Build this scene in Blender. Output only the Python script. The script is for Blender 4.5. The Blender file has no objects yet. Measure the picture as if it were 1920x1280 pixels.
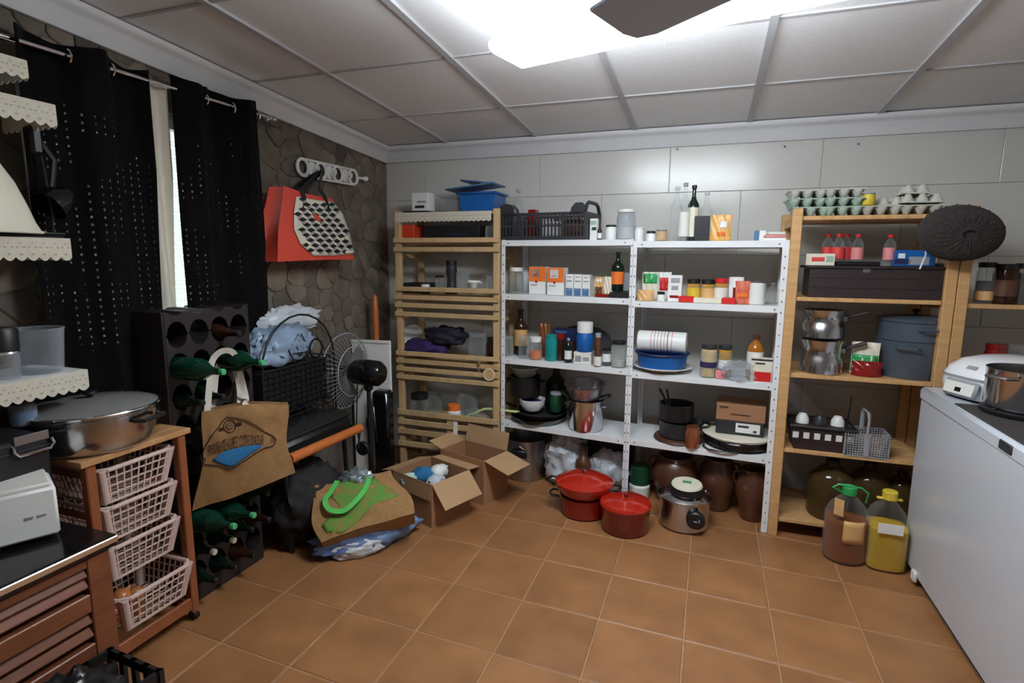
import bpy, bmesh, math, random
from mathutils import Vector, Matrix, noise

# ---------------------------------------------------------------- camera
scn = bpy.context.scene
COL = scn.collection
FPX = 1045.2; YAW = -.33802; PIT = -.15070; ROL = .00596
CAM = Vector((0, 0, 1.6))
_f = Vector((math.sin(YAW)*math.cos(PIT), math.cos(YAW)*math.cos(PIT), math.sin(PIT)))
_r = _f.cross(Vector((0, 0, 1))).normalized(); _u = _r.cross(_f)
_R = _r*math.cos(ROL) + _u*math.sin(ROL); _U = -_r*math.sin(ROL) + _u*math.cos(ROL)
cd = bpy.data.cameras.new('camera'); cam = bpy.data.objects.new('camera', cd); COL.objects.link(cam)
cd.sensor_width = 36; cd.lens = FPX/1920*36; cd.clip_start = .02
mw = Matrix((_R, _U, -_f)).transposed().to_4x4(); mw.translation = CAM; cam.matrix_world = mw
scn.camera = cam
# ---------------------------------------------------------------- world, exposure
w = bpy.data.worlds.new('sky'); scn.world = w; w.use_nodes = True
w.node_tree.nodes['Background'].inputs[0].default_value = (.94, .97, 1, 1)
w.node_tree.nodes['Background'].inputs[1].default_value = 5.0
scn.view_settings.view_transform = 'Standard'; scn.view_settings.look = 'None'
scn.view_settings.gamma = 1; scn.view_settings.use_curve_mapping = False
scn.view_settings.exposure = 0.0
LAMP = 46.0          # emission of the ceiling lamp's diffuser
WY = 3.97; WX = -2.46; RWX = 2.35; FY = -1.7     # room: back wall y, left wall x, right wall x, front wall y
def ceil_z(y): return 2.43 + .064*(WY - y)
rnd = random.Random(7)
PI = math.pi

def sp(px, Y, z):
    k = (px-960)/FPX; a = k*_f - _R
    x = -(Y*a.y + (z-CAM.z)*a.z)/a.x
    p = Vector((x, Y, z)); return p, (p-CAM).dot(_f)/FPX
def spx(px, X, z):
    k = (px-960)/FPX; a = k*_f - _R
    y = -(X*a.x + (z-CAM.z)*a.z)/a.y
    p = Vector((X, y, z)); return p, (p-CAM).dot(_f)/FPX
def ray(px, py): return _f + _R*((px-960)/FPX) - _U*((py-640)/FPX)
def onz(px, py, z):
    d = ray(px, py); return CAM + d*((z-CAM.z)/d.z)
def ony(px, py, Y):
    d = ray(px, py); return CAM + d*(Y/d.y)
def onx(px, py, X):
    d = ray(px, py); return CAM + d*(X/d.x)

# ---------------------------------------------------------------- materials
def lin(c): return tuple((v/255/12.92 if v/255 <= .04045 else ((v/255+.055)/1.055)**2.4) for v in c)
MATS = {}
def mat(name, rgb, rough=.5, metal=0, var=0, vs=6, bump=0, bs=80, coat=0, rand=0, stretch=None, rgb2=None, spec=.5):
    if name in MATS: return MATS[name]
    m = bpy.data.materials.new(name); m.use_nodes = True; MATS[name] = m
    nt = m.node_tree; b = nt.nodes['Principled BSDF']; N = nt.nodes.new; L = nt.links.new
    c = lin(rgb); b.inputs['Base Color'].default_value = (*c, 1)
    b.inputs['Roughness'].default_value = rough; b.inputs['Metallic'].default_value = metal
    b.inputs['Coat Weight'].default_value = coat; b.inputs['Specular IOR Level'].default_value = spec
    if var or bump or rand:
        tc = N('ShaderNodeTexCoord'); mp = N('ShaderNodeMapping'); L(tc.outputs['Object'], mp.inputs[0])
        if stretch: mp.inputs['Scale'].default_value = stretch
        vec = mp.outputs[0]
        oi = N('ShaderNodeObjectInfo')
        if rand:
            va = N('ShaderNodeVectorMath'); va.operation = 'ADD'; mu = N('ShaderNodeMath'); mu.operation = 'MULTIPLY'
            mu.inputs[1].default_value = 37; L(oi.outputs['Random'], mu.inputs[0]); L(vec, va.inputs[0]); L(mu.outputs[0], va.inputs[1]); vec = va.outputs[0]
        nz = N('ShaderNodeTexNoise'); nz.inputs['Scale'].default_value = vs; nz.inputs['Detail'].default_value = 6; L(vec, nz.inputs['Vector'])
        c2 = lin(rgb2) if rgb2 else tuple(v*.45 for v in c)
        rp = N('ShaderNodeValToRGB'); rp.color_ramp.elements[0].position = .3; rp.color_ramp.elements[1].position = .7
        rp.color_ramp.elements[0].color = (*[a+(b2-a)*var for a, b2 in zip(c, c2)], 1)
        rp.color_ramp.elements[1].color = (*[min(1, a*(1+.15*var)) for a in c], 1)
        L(nz.outputs['Fac'], rp.inputs[0]); out = rp.outputs[0]
        if rand:
            hs = N('ShaderNodeHueSaturation'); mr = N('ShaderNodeMapRange'); mr.inputs[3].default_value = 1-rand; mr.inputs[4].default_value = 1+rand
            L(oi.outputs['Random'], mr.inputs[0]); L(mr.outputs[0], hs.inputs['Value']); L(out, hs.inputs['Color']); out = hs.outputs[0]
        L(out, b.inputs['Base Color'])
        if bump:
            n2 = N('ShaderNodeTexNoise'); n2.inputs['Scale'].default_value = bs; n2.inputs['Detail'].default_value = 4; L(vec, n2.inputs['Vector'])
            bp = N('ShaderNodeBump'); bp.inputs['Strength'].default_value = bump; bp.inputs['Distance'].default_value = .01
            L(n2.outputs['Fac'], bp.inputs['Height']); L(bp.outputs[0], b.inputs['Normal'])
    return m
def glass(name, rgb, alpha=.15, rough=.05, edge=.5):
    """thin tinted clear material: see-through tint with a clear gloss"""
    if name in MATS: return MATS[name]
    m = bpy.data.materials.new(name); m.use_nodes = True; MATS[name] = m; nt = m.node_tree; N = nt.nodes.new; L = nt.links.new
    b = nt.nodes['Principled BSDF']; b.inputs['Base Color'].default_value = (*lin(rgb), 1); b.inputs['Roughness'].default_value = rough
    tr = N('ShaderNodeBsdfTransparent'); tr.inputs[0].default_value = (*[(.25+.75*v) if alpha > .2 else (.8+.2*v) for v in lin(rgb)], 1)
    lw = N('ShaderNodeLayerWeight'); lw.inputs[0].default_value = .35
    mr = N('ShaderNodeMapRange'); mr.inputs[3].default_value = alpha; mr.inputs[4].default_value = min(1, alpha+edge); L(lw.outputs['Facing'], mr.inputs[0])
    mx = N('ShaderNodeMixShader'); L(mr.outputs[0], mx.inputs[0]); L(tr.outputs[0], mx.inputs[1]); L(b.outputs[0], mx.inputs[2])
    L(mx.outputs[0], nt.nodes['Material Output'].inputs[0]); return m

# ---------------------------------------------------------------- mesh helpers
class MB:
    def __init__(s): s.bm = bmesh.new()
    def _add(s, vs, fs, M=None):
        V = [s.bm.verts.new(M @ Vector(v) if M else v) for v in vs]
        for f in fs:
            try: s.bm.faces.new([V[i] for i in f])
            except ValueError: pass
        return s
    def box(s, c, sz, bev=0, rz=0, rot=None):
        x, y, z = sz[0]/2, sz[1]/2, sz[2]/2
        M = Matrix.Translation(c) @ (rot.to_4x4() if rot else Matrix.Rotation(rz, 4, 'Z'))
        if not bev:
            vs = [(i*x, j*y, k*z) for i in (-1, 1) for j in (-1, 1) for k in (-1, 1)]
            return s._add(vs, [(0,1,3,2),(4,6,7,5),(0,4,5,1),(2,3,7,6),(0,2,6,4),(1,5,7,3)], M)
        b = min(bev, x*.9, y*.9, z*.9); t = bmesh.new()
        for i in (-1, 1):
            for j in (-1, 1):
                for k in (-1, 1):
                    for q in ((x-b, y-b, z), (x-b, y, z-b), (x, y-b, z-b)): t.verts.new(M @ Vector((i*q[0], j*q[1], k*q[2])))
        bmesh.ops.convex_hull(t, input=t.verts[:]); s._merge(t); return s
    def _merge(s, t):
        t.verts.index_update(); V = [s.bm.verts.new(v.co) for v in t.verts]
        for f in t.faces:
            try: s.bm.faces.new([V[v.index] for v in f.verts])
            except ValueError: pass
        t.free()
    def lathe(s, prof, n=24, c=(0,0,0), sx=1, sy=1, rot=None, wob=None):
        M = Matrix.Translation(c) @ (rot.to_4x4() if rot else Matrix())
        vs = []; fs = []; rings = []
        for r, z in prof:
            if r < 1e-6: rings.append([len(vs)]); vs.append((0, 0, z))
            else:
                rings.append(list(range(len(vs), len(vs)+n)))
                for i in range(n):
                    a = 2*PI*i/n; k = wob(a, z) if wob else 1
                    vs.append((r*k*sx*math.cos(a), r*k*sy*math.sin(a), z))
        for A, B in zip(rings, rings[1:]):
            if len(A) == 1 and len(B) == 1: continue
            for i in range(n):
                j = (i+1) % n
                if len(A) == 1: fs.append((A[0], B[i], B[j]))
                elif len(B) == 1: fs.append((A[i], A[j], B[0]))
                else: fs.append((A[i], A[j], B[j], B[i]))
        return s._add(vs, fs, M)
    def cyl(s, c, r, h, n=20, r2=None, rot=None, bev=0):
        r2 = r if r2 is None else r2
        p = [(0, 0), (r-bev, 0), (r, bev), (r2, h-bev), (r2-bev, h), (0, h)] if bev else [(0, 0), (r, 0), (r2, h), (0, h)]
        return s.lathe(p, n, c, rot=rot)
    def tube(s, pts, r, n=8, closed=False, flat=1):
        P = [Vector(p) for p in pts]; m = len(P); vs = []; fs = []; up = None
        for i, p in enumerate(P):
            a = P[(i-1) % m] if (closed or i) else p; b = P[(i+1) % m] if (closed or i < m-1) else p
            t = (b-a).normalized()
            if up is None: up = t.orthogonal().normalized()
            up = (up - t*up.dot(t)); up = up.normalized() if up.length > 1e-6 else t.orthogonal().normalized()
            q = t.cross(up)
            for k in range(n):
                an = 2*PI*k/n; vs.append(p + up*(r*math.cos(an)) + q*(r*flat*math.sin(an)))
        for i in range(m if closed else m-1):
            j = (i+1) % m
            for k in range(n): l = (k+1) % n; fs.append((i*n+k, i*n+l, j*n+l, j*n+k))
        if not closed: fs.append(tuple(range(n))[::-1]); fs.append(tuple(range((m-1)*n, m*n)))
        return s._add(vs, fs)
    def torus(s, c, R, r, n=28, k=8, rot=None, sx=1, sy=1):
        M = Matrix.Translation(c) @ (rot.to_4x4() if rot else Matrix())
        return s.tube([M @ Vector((R*sx*math.cos(2*PI*i/n), R*sy*math.sin(2*PI*i/n), 0)) for i in range(n)], r, k, True)
    def prism(s, poly, h, fn=lambda x, y, z: (x, y, z), z0=0):
        n = len(poly); vs = [fn(x, y, z0) for x, y in poly] + [fn(x, y, z0+h) for x, y in poly]
        fs = [tuple(range(n))[::-1], tuple(range(n, 2*n))] + [(i, (i+1) % n, n+(i+1) % n, n+i) for i in range(n)]
        return s._add(vs, fs)
    def grid(s, fn, nu, nv):
        vs = [fn(i/nu, j/nv) for j in range(nv+1) for i in range(nu+1)]
        return s._add(vs, [(j*(nu+1)+i, j*(nu+1)+i+1, (j+1)*(nu+1)+i+1, (j+1)*(nu+1)+i) for j in range(nv) for i in range(nu)])
    def blob(s, c, rad, seed=0, amp=.25, sc=3, sub=3, flatz=None, crease=0):
        t = bmesh.new(); bmesh.ops.create_icosphere(t, subdivisions=sub, radius=1)
        o = Vector((seed*7.3, seed*3.1, seed*1.7))
        for v in t.verts:
            d = v.co.normalized(); k = 1 + amp*noise.noise(d*sc+o)
            if crease: k += crease*(abs(noise.noise(d*sc*2.5+o))-.2)
            q = Vector((d.x*rad[0]*k, d.y*rad[1]*k, d.z*rad[2]*k))
            if flatz is not None: q.z = max(q.z, flatz)
            v.co = q + Vector(c)
        s._merge(t); return s
    def build(s, name, m, parent=None, loc=(0,0,0), rz=0, rot=None, smooth=40, solid=0, kind=None, label=None, sub=0):
        bmesh.ops.recalc_face_normals(s.bm, faces=s.bm.faces)
        me = bpy.data.meshes.new(name); s.bm.to_mesh(me); s.bm.free()
        me.materials.append(m if not isinstance(m, str) else MATS[m])
        if smooth:
            for p in me.polygons: p.use_smooth = True
            me.set_sharp_from_angle(angle=math.radians(smooth))
        o = bpy.data.objects.new(name, me); COL.objects.link(o); o.location = loc
        o.rotation_euler = rot if rot else (0, 0, rz)
        if parent: o.parent = parent
        if solid:
            md = o.modifiers.new('solid', 'SOLIDIFY'); md.thickness = solid; md.offset = 0
        if sub:
            md = o.modifiers.new('sub', 'SUBSURF'); md.levels = md.render_levels = sub
        if kind: o['kind'] = kind
        if label: o['label'] = label
        return o
def tag(o, label, cat, group=None):
    o['label'] = label; o['category'] = cat
    if group: o['group'] = group
    return o
def T(name, label, cat, loc, rz=0, group=None, rot=None):
    o = bpy.data.objects.new(name, None); COL.objects.link(o); o.empty_display_size = .05
    o.location = loc; o.rotation_euler = rot if rot else (0, 0, rz); return tag(o, label, cat, group)
def struct(o): o['kind'] = 'structure'; return o
def inst(src, parent, loc, rot=(0,0,0), scale=(1,1,1)):
    c = src.copy(); COL.objects.link(c); c.parent = parent; c.location = loc; c.rotation_euler = rot; c.scale = scale; return c
def copy_tree(o, loc, label, group=None, rot=None, parent=None):
    c = o.copy(); COL.objects.link(c); c.location = loc
    if rot: c.rotation_euler = rot
    if label: c['label'] = label
    if group: c['group'] = group
    for ch in o.children:
        d = ch.copy(); COL.objects.link(d); d.parent = c
        for g in ch.children:
            e = g.copy(); COL.objects.link(e); e.parent = d
    return c
def RX(a): return Matrix.Rotation(a, 3, 'X')
def RYm(a): return Matrix.Rotation(a, 3, 'Y')
def RZ(a): return Matrix.Rotation(a, 3, 'Z')

# palette
mat('grout', (172,132,98), .9, var=.4, vs=20, bump=.2)
mat('terracotta', (154,107,67), .45, var=.5, vs=5, bump=.10, bs=60, rand=.05, rgb2=(114,73,43))
mat('wall_tile', (206,204,198), .22, var=.06, vs=3, rand=.02)
mat('wall_grout', (188,186,180), .8)
mat('mortar', (116,106,94), .95, var=.3, vs=15, bump=.5, bs=60)
mat('stone', (122,110,96), .85, var=.8, vs=6, bump=.6, bs=30, rand=.28, rgb2=(76,68,64))
mat('plaster', (215,213,208), .8, var=.05, bump=.05)
mat('ceiling_panel', (236,236,238), .8, var=.05, vs=40, bump=.25, bs=300)
mat('ceiling_bar', (180,181,184), .5)
mat('cornice', (222,222,224), .6, var=.05)
mat('white_metal', (232,234,236), .35, var=.04, vs=4)
mat('hole', (96,97,100), .8)
mat('pine', (202,160,108), .5, var=.45, vs=4, stretch=(1,1,10), bump=.06, rgb2=(168,118,68))
mat('pine_h', (202,160,108), .5, var=.45, vs=4, stretch=(10,10,1), bump=.06, rgb2=(168,118,68), rand=.06)
mat('pine_pale', (196,166,122), .55, var=.4, vs=4, stretch=(8,8,1), bump=.06, rgb2=(160,128,86), rand=.07)
mat('wood_red', (124,72,46), .4, var=.5, vs=5, stretch=(8,1.2,8), rgb2=(86,42,22), rand=.08)
mat('wood_trolley', (150,88,52), .4, var=.4, vs=5, rgb2=(112,58,30))
mat('wood_top', (192,146,98), .45, var=.4, vs=5, stretch=(1,6,1), rgb2=(150,102,62))
mat('wood_bar', (200,112,56), .4, var=.3, vs=6, rgb2=(156,78,36))
mat('wood_dark', (46,30,30), .6, var=.5, vs=6, rgb2=(26,18,18), stretch=(1,4,4))
mat('orange_red', (206,66,34), .45)
mat('steel', (200,200,202), .18, 1, var=.15, vs=3)
mat('steel_dull', (170,168,170), .34, 1, var=.2, vs=4)
mat('chrome', (225,225,228), .12, 1)
mat('black', (22,22,24), .45)
mat('black_gloss', (18,18,20), .15)
mat('black_cloth', (24,22,24), .9, var=.3, vs=12, bump=.3, bs=200)
mat('charcoal', (44,44,48), .5, var=.2)
mat('navy', (22,30,78), .5)
mat('purple', (48,30,88), .8, var=.5, vs=10, bump=.4, bs=30)
mat('blue', (22,88,158), .35, var=.1)
mat('blue_lid', (70,110,150), .35)
mat('teal', (30,150,150), .25)
mat('white', (235,235,232), .45)
mat('freezer_white', (204,209,216), .25, coat=.2)
mat('white_gloss', (238,238,240), .2, coat=.3)
mat('cream', (226,220,200), .5, var=.06)
mat('paper', (230,228,220), .7, var=.05)
mat('red_enamel', (176,36,18), .15, coat=.5, var=.1)
mat('red_dark', (128,22,18), .2, coat=.4)
mat('red', (200,36,34), .4)
mat('coral', (216,76,58), .55, var=.2, vs=5, bump=.15, bs=15)
mat('orange', (232,116,46), .45)
mat('tan', (216,170,110), .5, var=.15)
mat('brown', (92,56,38), .5, var=.3)
mat('copper', (168,104,68), .3, .6, var=.4, vs=5)
mat('earthen', (96,58,38), .35, var=.5, vs=5, rgb2=(52,30,22), coat=.2)
mat('cardboard', (160,116,82), .8, var=.15, vs=4, bump=.05)
mat('cardboard_in', (180,144,104), .85, var=.1, vs=4)
mat('jute', (168,128,82), .95, var=.35, vs=40, bump=.6, bs=400, rgb2=(132,94,56))
mat('green_print', (70,138,50), .9, var=.95, vs=22, rgb2=(140,116,66))
mat('green_strap', (84,190,84), .7, var=.2)
mat('blue_print', (40,110,160), .9, var=.2, vs=20)
mat('ink', (52,30,26), .9)
mat('strap_white', (214,206,192), .9, var=.1, bump=.2, bs=300)
mat('lace', (218,212,194), .9, var=.15, vs=60, bump=.3, bs=300)
mat('lace_hole', (180,172,152), .9)
mat('enamel_blue', (74,84,96), .3, var=.35, vs=60, coat=.3)
mat('plastic_grey', (150,152,156), .5)
mat('rack_brown', (40,33,33), .5, var=.15)
mat('basket_pl', (214,188,178), .45)
mat('wicker', (62,54,52), .8, var=.6, vs=40, bump=.8, bs=150)
mat('eggbox', (196,196,184), .95, var=.15, vs=30, bump=.3, bs=150)
mat('eggbox_green', (166,186,172), .95, var=.15, vs=30, bump=.3, bs=150)
mat('yellow', (214,186,60), .4)
mat('green', (40,150,80), .4)
mat('green_dk', (22,70,44), .4)
mat('bag_film', (205,212,218), .3, var=.25, vs=5, bump=.5, bs=14)
mat('lime', (190,206,130), .4)
mat('mushroom', (216,190,140), .6, var=.4, vs=30)
mat('honey', (206,150,50), .4, var=.3, vs=12)
mat('coffee', (58,36,28), .6, var=.4, vs=30)
mat('oil_amber', (150,84,20), .1, coat=.5)
mat('oil_yellow', (206,168,40), .1, coat=.5)
mat('pink', (222,140,140), .4)
mat('red_bag', (190,60,40), .4, var=.4, vs=14, rgb2=(230,170,140))
mat('snack', (224,170,92), .35, var=.12, bump=.3, bs=20)
mat('label_red', (206,60,60), .5)
mat('mat_dark', (58,52,52), .8, var=.2, vs=10)
mat('onion', (190,120,70), .3, var=.4, vs=6)
glass('glass_clear', (225,232,232), .035, edge=.32)
glass('glass_green', (14,66,48), .6)
glass('glass_bottle', (20,40,30), .75)
glass('glass_brown', (60,34,22), .75)
glass('glass_amber', (206,130,50), .5)
glass('glass_teal', (40,170,170), .55)
glass('glass_jug', (90,70,40), .5)
glass('plastic_clear', (205,212,220), .12, .2, edge=.35)
glass('plastic_thin', (225,228,228), .02, .1, edge=.25)
glass('fan_mesh', (120,112,104), .55, .4)
glass('lid_glass', (150,150,146), .45)
# ================================================================ SETTING
def clip(poly, a, b, c):            # keep a*x+b*y<=c
    out = []
    for i in range(len(poly)):
        p, q = poly[i], poly[(i+1) % len(poly)]; dp = a*p[0]+b*p[1]-c; dq = a*q[0]+b*q[1]-c
        if dp <= 0: out.append(p)
        if dp*dq < 0: t = dp/(dp-dq); out.append((p[0]+(q[0]-p[0])*t, p[1]+(q[1]-p[1])*t))
    return out
def inset(poly, d):
    n = len(poly); cx = sum(p[0] for p in poly)/n; cy = sum(p[1] for p in poly)/n
    out = poly
    for i in range(n):
        p, q = poly[i], poly[(i+1) % n]; ex, ey = q[0]-p[0], q[1]-p[1]; l = math.hypot(ex, ey)
        if l < 1e-6: continue
        nx, ny = ey/l, -ex/l
        if nx*(cx-p[0])+ny*(cy-p[1]) > 0: nx, ny = -nx, -ny
        out = clip(out, nx, ny, nx*p[0]+ny*p[1]-d)
        if len(out) < 3: return []
    return out
def slab_mesh(name, poly, h, bev, fn, material):
    """a flat piece with chamfered rim; fn maps (u,v,h) to xyz"""
    q = inset(poly, bev)
    if len(q) != len(poly): q = [(sum(p[0] for p in poly)/len(poly)*.06+p[0]*.94, sum(p[1] for p in poly)/len(poly)*.06+p[1]*.94) for p in poly]
    n = len(poly); vs = [fn(*p, 0) for p in poly]+[fn(*p, h-bev*.6) for p in poly]+[fn(*p, h) for p in q]
    fs = [tuple(range(2*n, 3*n))]+[(k*n+i, k*n+(i+1) % n, (k+1)*n+(i+1) % n, (k+1)*n+i) for k in (0, 1) for i in range(n)]
    b = MB(); b._add(vs, fs); return b
# floor
floor = struct(MB().box(((WX+RWX)/2, (FY+WY)/2, -.031), (RWX-WX+.3, WY-FY+.3, .055)).build('floor', 'grout', smooth=0))
px_, py_, sh = .3645, .376, -.045
src = None
for i in range(-4, 10):
    for j in range(-12, 4):
        def yl(x, jj): return 2.69 + jj*py_ + sh*(x+1.11)
        x0, x1 = -1.112+i*px_, -1.112+(i+1)*px_
        poly = [(x0, yl(x0, j)), (x1, yl(x1, j)), (x1, yl(x1, j+1)), (x0, yl(x0, j+1))]
        q = clip(clip(clip(clip(poly, 1, 0, RWX), -1, 0, -WX), 0, 1, WY), 0, -1, -FY)
        if len(q) < 3: continue
        full = all(abs(a[0]-b[0])+abs(a[1]-b[1]) < 1e-6 for a, b in zip(poly, q)) and len(q) == 4
        if full and src is not None:
            o = inst(src, floor, (x0-src_x, yl(x0, j)-src_y, 0)); continue
        q2 = inset(q, .0032)
        if len(q2) < 3: continue
        ox, oy = (x0, yl(x0, j))
        o = slab_mesh('floor_tile', q2, .0085, .004, lambda u, v, h: (u, v, -.0085+h), 'terracotta').build('floor_tile', 'terracotta', floor, smooth=0)
        if full: src = o; src_x, src_y = ox, oy
# back wall and its tiles
wb = struct(MB().box(((WX+RWX)/2, WY+.11, 1.35), (RWX-WX+.5, .2, 2.7)).build('wall_back', 'wall_grout', smooth=0))
zs = [0, .39, .80, 1.21, 1.62, 2.03, 2.44]
for k in range(6):
    x = -1.19 - 2*.9 + (.45 if k % 2 == 0 else 0)
    while x < RWX:
        a, b = max(x, WX), min(x+.9, RWX)
        if b-a > .02:
            q = inset([(a, zs[k]), (b, zs[k]), (b, zs[k+1]), (a, zs[k+1])], .0012)
            slab_mesh('wall_tile', q, .008, .002, lambda u, v, h: (u, WY+.01-h, v), 0).build('wall_tile', 'wall_tile', wb, smooth=0)
        x += .9
# left wall with window opening and flagstones
OY0, OY1, OZ0, OZ1 = 1.45, 2.63, 1.12, 2.27
b = MB(); T_ = .24; xc = WX-.012-T_/2
b.box((xc, (FY+OY0)/2, 1.35), (T_, OY0-FY, 2.7)); b.box((xc, (OY1+WY+.2)/2, 1.35), (T_, WY+.2-OY1, 2.7))
b.box((xc, (OY0+OY1)/2, OZ0/2), (T_, OY1-OY0, OZ0)); b.box((xc, (OY0+OY1)/2, (OZ1+2.7)/2), (T_, OY1-OY0, 2.7-OZ1))
wl = struct(b.build('wall_left', 'mortar', smooth=0))
r2 = random.Random(11); pts = []
tries = 0
while len(pts) < 300 and tries < 30000:
    tries += 1
    p = (r2.uniform(.85, WY), r2.uniform(.75, 2.62))
    d = r2.choice((.08, .10, .13, .17, .22))
    if all(math.hypot(p[0]-q[0], (p[1]-q[1])*1.15) > max(d, q[2])*.88 for q in pts): pts.append((*p, d))
for p in pts:
    if OY0-.03 < p[0] < OY1+.02 and OZ0-.02 < p[1] < OZ1+.0: continue
    poly = [(.8, .7), (WY-.002, .7), (WY-.002, 2.66), (.8, 2.66)]
    for q in pts:
        if q is p or math.hypot(p[0]-q[0], p[1]-q[1]) > .75: continue
        poly = clip(poly, q[0]-p[0], q[1]-p[1], (q[0]**2+q[1]**2-p[0]**2-p[1]**2)/2)
        if len(poly) < 3: break
    if len(poly) < 3: continue
    if poly and OZ0-.2 < p[1] < OZ1+.2:       # keep clear of the opening
        if p[0] <= OY0: poly = clip(poly, 1, 0, OY0)
        elif p[0] >= OY1: poly = clip(poly, -1, 0, -OY1)
        elif p[1] >= OZ1: poly = clip(poly, 0, -1, -OZ1)
        elif p[1] <= OZ0: poly = clip(poly, 0, 1, OZ0)
    # round the corners once
    rp = []
    for i in range(len(poly)):
        a, c = poly[i], poly[(i+1) % len(poly)]
        rp += [(a[0]*.78+c[0]*.22, a[1]*.78+c[1]*.22), (a[0]*.22+c[0]*.78, a[1]*.22+c[1]*.78)]
    rp = [(a+r2.uniform(-.004, .004), c+r2.uniform(-.004, .004)) for a, c in rp]; q = [((a-p[0])*.965+p[0], (c-p[1])*.965+p[1]) for a, c in rp]
    if len(q) < 3: continue
    h = r2.uniform(.006, .013)
    slab_mesh('stone', q, h, .006, lambda u, v, hh: (WX-.012+hh, u, v), 0).build('stone', 'stone', wl, smooth=30)
# remaining walls
struct(MB().box((RWX+.1, (FY+WY)/2, 1.4), (.2, WY-FY+.4, 2.9)).build('wall_right', 'plaster', smooth=0))
struct(MB().box(((WX+RWX)/2, FY-.1, 1.4), (RWX-WX+.5, .2, 2.9)).build('wall_front', 'plaster', smooth=0))
# window: frame, pane, shutter slats
wn = struct(MB().box((WX-.10, OY0+.03, (OZ0+OZ1)/2), (.05, .06, OZ1-OZ0)).box((WX-.10, OY1-.03, (OZ0+OZ1)/2), (.05, .06, OZ1-OZ0))
            .box((WX-.10, (OY0+OY1)/2, OZ0+.03), (.05, OY1-OY0-.12, .06)).box((WX-.10, (OY0+OY1)/2, OZ1-.03), (.05, OY1-OY0-.12, .06)).build('window_1', 'white', smooth=0))
MB().box((WX-.10, (OY0+OY1)/2, (OZ0+OZ1)/2), (.006, OY1-OY0-.12, OZ1-OZ0-.12)).build('pane', 'glass_clear', wn, smooth=0)
for y in (OY0+.004, OY1-.004): MB().box((WX-.125, y, (OZ0+OZ1)/2), (.21, .008, OZ1-OZ0)).build('reveal', 'white', wn, smooth=0)
ms = bpy.data.materials.new('shutter'); ms.use_nodes = True; MATS['shutter'] = ms
nt = ms.node_tree; tl = nt.nodes.new('ShaderNodeBsdfTranslucent'); tl.inputs[0].default_value = (.85, .88, .86, 1)
mx = nt.nodes.new('ShaderNodeMixShader'); mx.inputs[0].default_value = .55
nt.links.new(nt.nodes['Principled BSDF'].outputs[0], mx.inputs[1]); nt.links.new(tl.outputs[0], mx.inputs[2]); nt.links.new(mx.outputs[0], nt.nodes['Material Output'].inputs[0])
nt.nodes['Principled BSDF'].inputs['Base Color'].default_value = (.8, .8, .78, 1)
s0 = None
nsl = 27
for k in range(nsl):
    z = OZ0+.02+(k+.5)*(OZ1-OZ0-.02)/nsl; hs = (OZ1-OZ0)/nsl
    if s0 is None:
        s0 = MB().prism([(-.006, -.42*hs), (.004, -.46*hs), (.007, 0), (.004, .42*hs), (-.006, .40*hs)], OY1-OY0, lambda x, y, t: (WX-.19+x, OY0+t, y)).build('shutter_slat', 'shutter', wn, loc=(0, 0, z), smooth=0)
    else: inst(s0, wn, (0, 0, z))
# ceiling: sloping deck, panels, bars
def sbox(b, x0, x1, y0, y1, z0, z1):
    vs = [(x, y, ceil_z(y)+z) for x in (x0, x1) for y in (y0, y1) for z in (z0, z1)]
    return b._add(vs, [(0,1,3,2),(4,6,7,5),(0,4,5,1),(2,3,7,6),(0,2,6,4),(1,5,7,3)])
ce = struct(sbox(MB(), WX-.2, RWX+.2, FY-.1, WY+.1, .03, .10).build('ceiling', 'ceiling_bar', smooth=0))
xl = [WX]+[-1.9+k*.694 for k in range(7)]+[RWX]; yls = [FY]+[3.26-k*.725 for k in range(6, -1, -1)]+[WY]
for i in range(len(xl)-1):
    for j in range(len(yls)-1):
        sbox(MB(), xl[i]+.004, xl[i+1]-.004, yls[j]+.003, yls[j+1]-.003, .004, .02).build('ceiling_panel', 'ceiling_panel', ce, smooth=0)
for x in xl[1:-1]: sbox(MB(), x-.016, x+.016, FY, WY, -.008, .004).build('ceiling_bar', 'ceiling_bar', ce, smooth=0)
for y in yls[1:-1]:
    for i in range(len(xl)-1): sbox(MB(), xl[i]+.017, xl[i+1]-.017, y-.008, y+.008, -.002, .004).build('ceiling_bar', 'ceiling_bar', ce, smooth=0)
# cornices
prof = [(0, -.108), (.018, -.108), (.024, -.098), (.034, -.07), (.052, -.045), (.058, -.036), (.075, -.03), (.088, -.018), (.088, -.001), (0, -.001)]
def cornice(name, fn, h):
    b = MB(); n = len(prof); vs = [fn(d, z, 0) for d, z in prof]+[fn(d, z, 1) for d, z in prof]
    b._add(vs, [tuple(range(n)), tuple(range(n, 2*n))[::-1]]+[(i, (i+1) % n, n+(i+1) % n, n+i) for i in range(n)])
    return struct(b.build(name, 'cornice', smooth=50))
cornice('trim_1', lambda d, z, t: (WX+t*(RWX-WX), WY-d, ceil_z(WY-d)-.002+z), 0)
cornice('trim_2', lambda d, z, t: (WX+d, FY+t*(WY-FY), ceil_z(FY+t*(WY-FY))-.002+z), 0)
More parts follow.
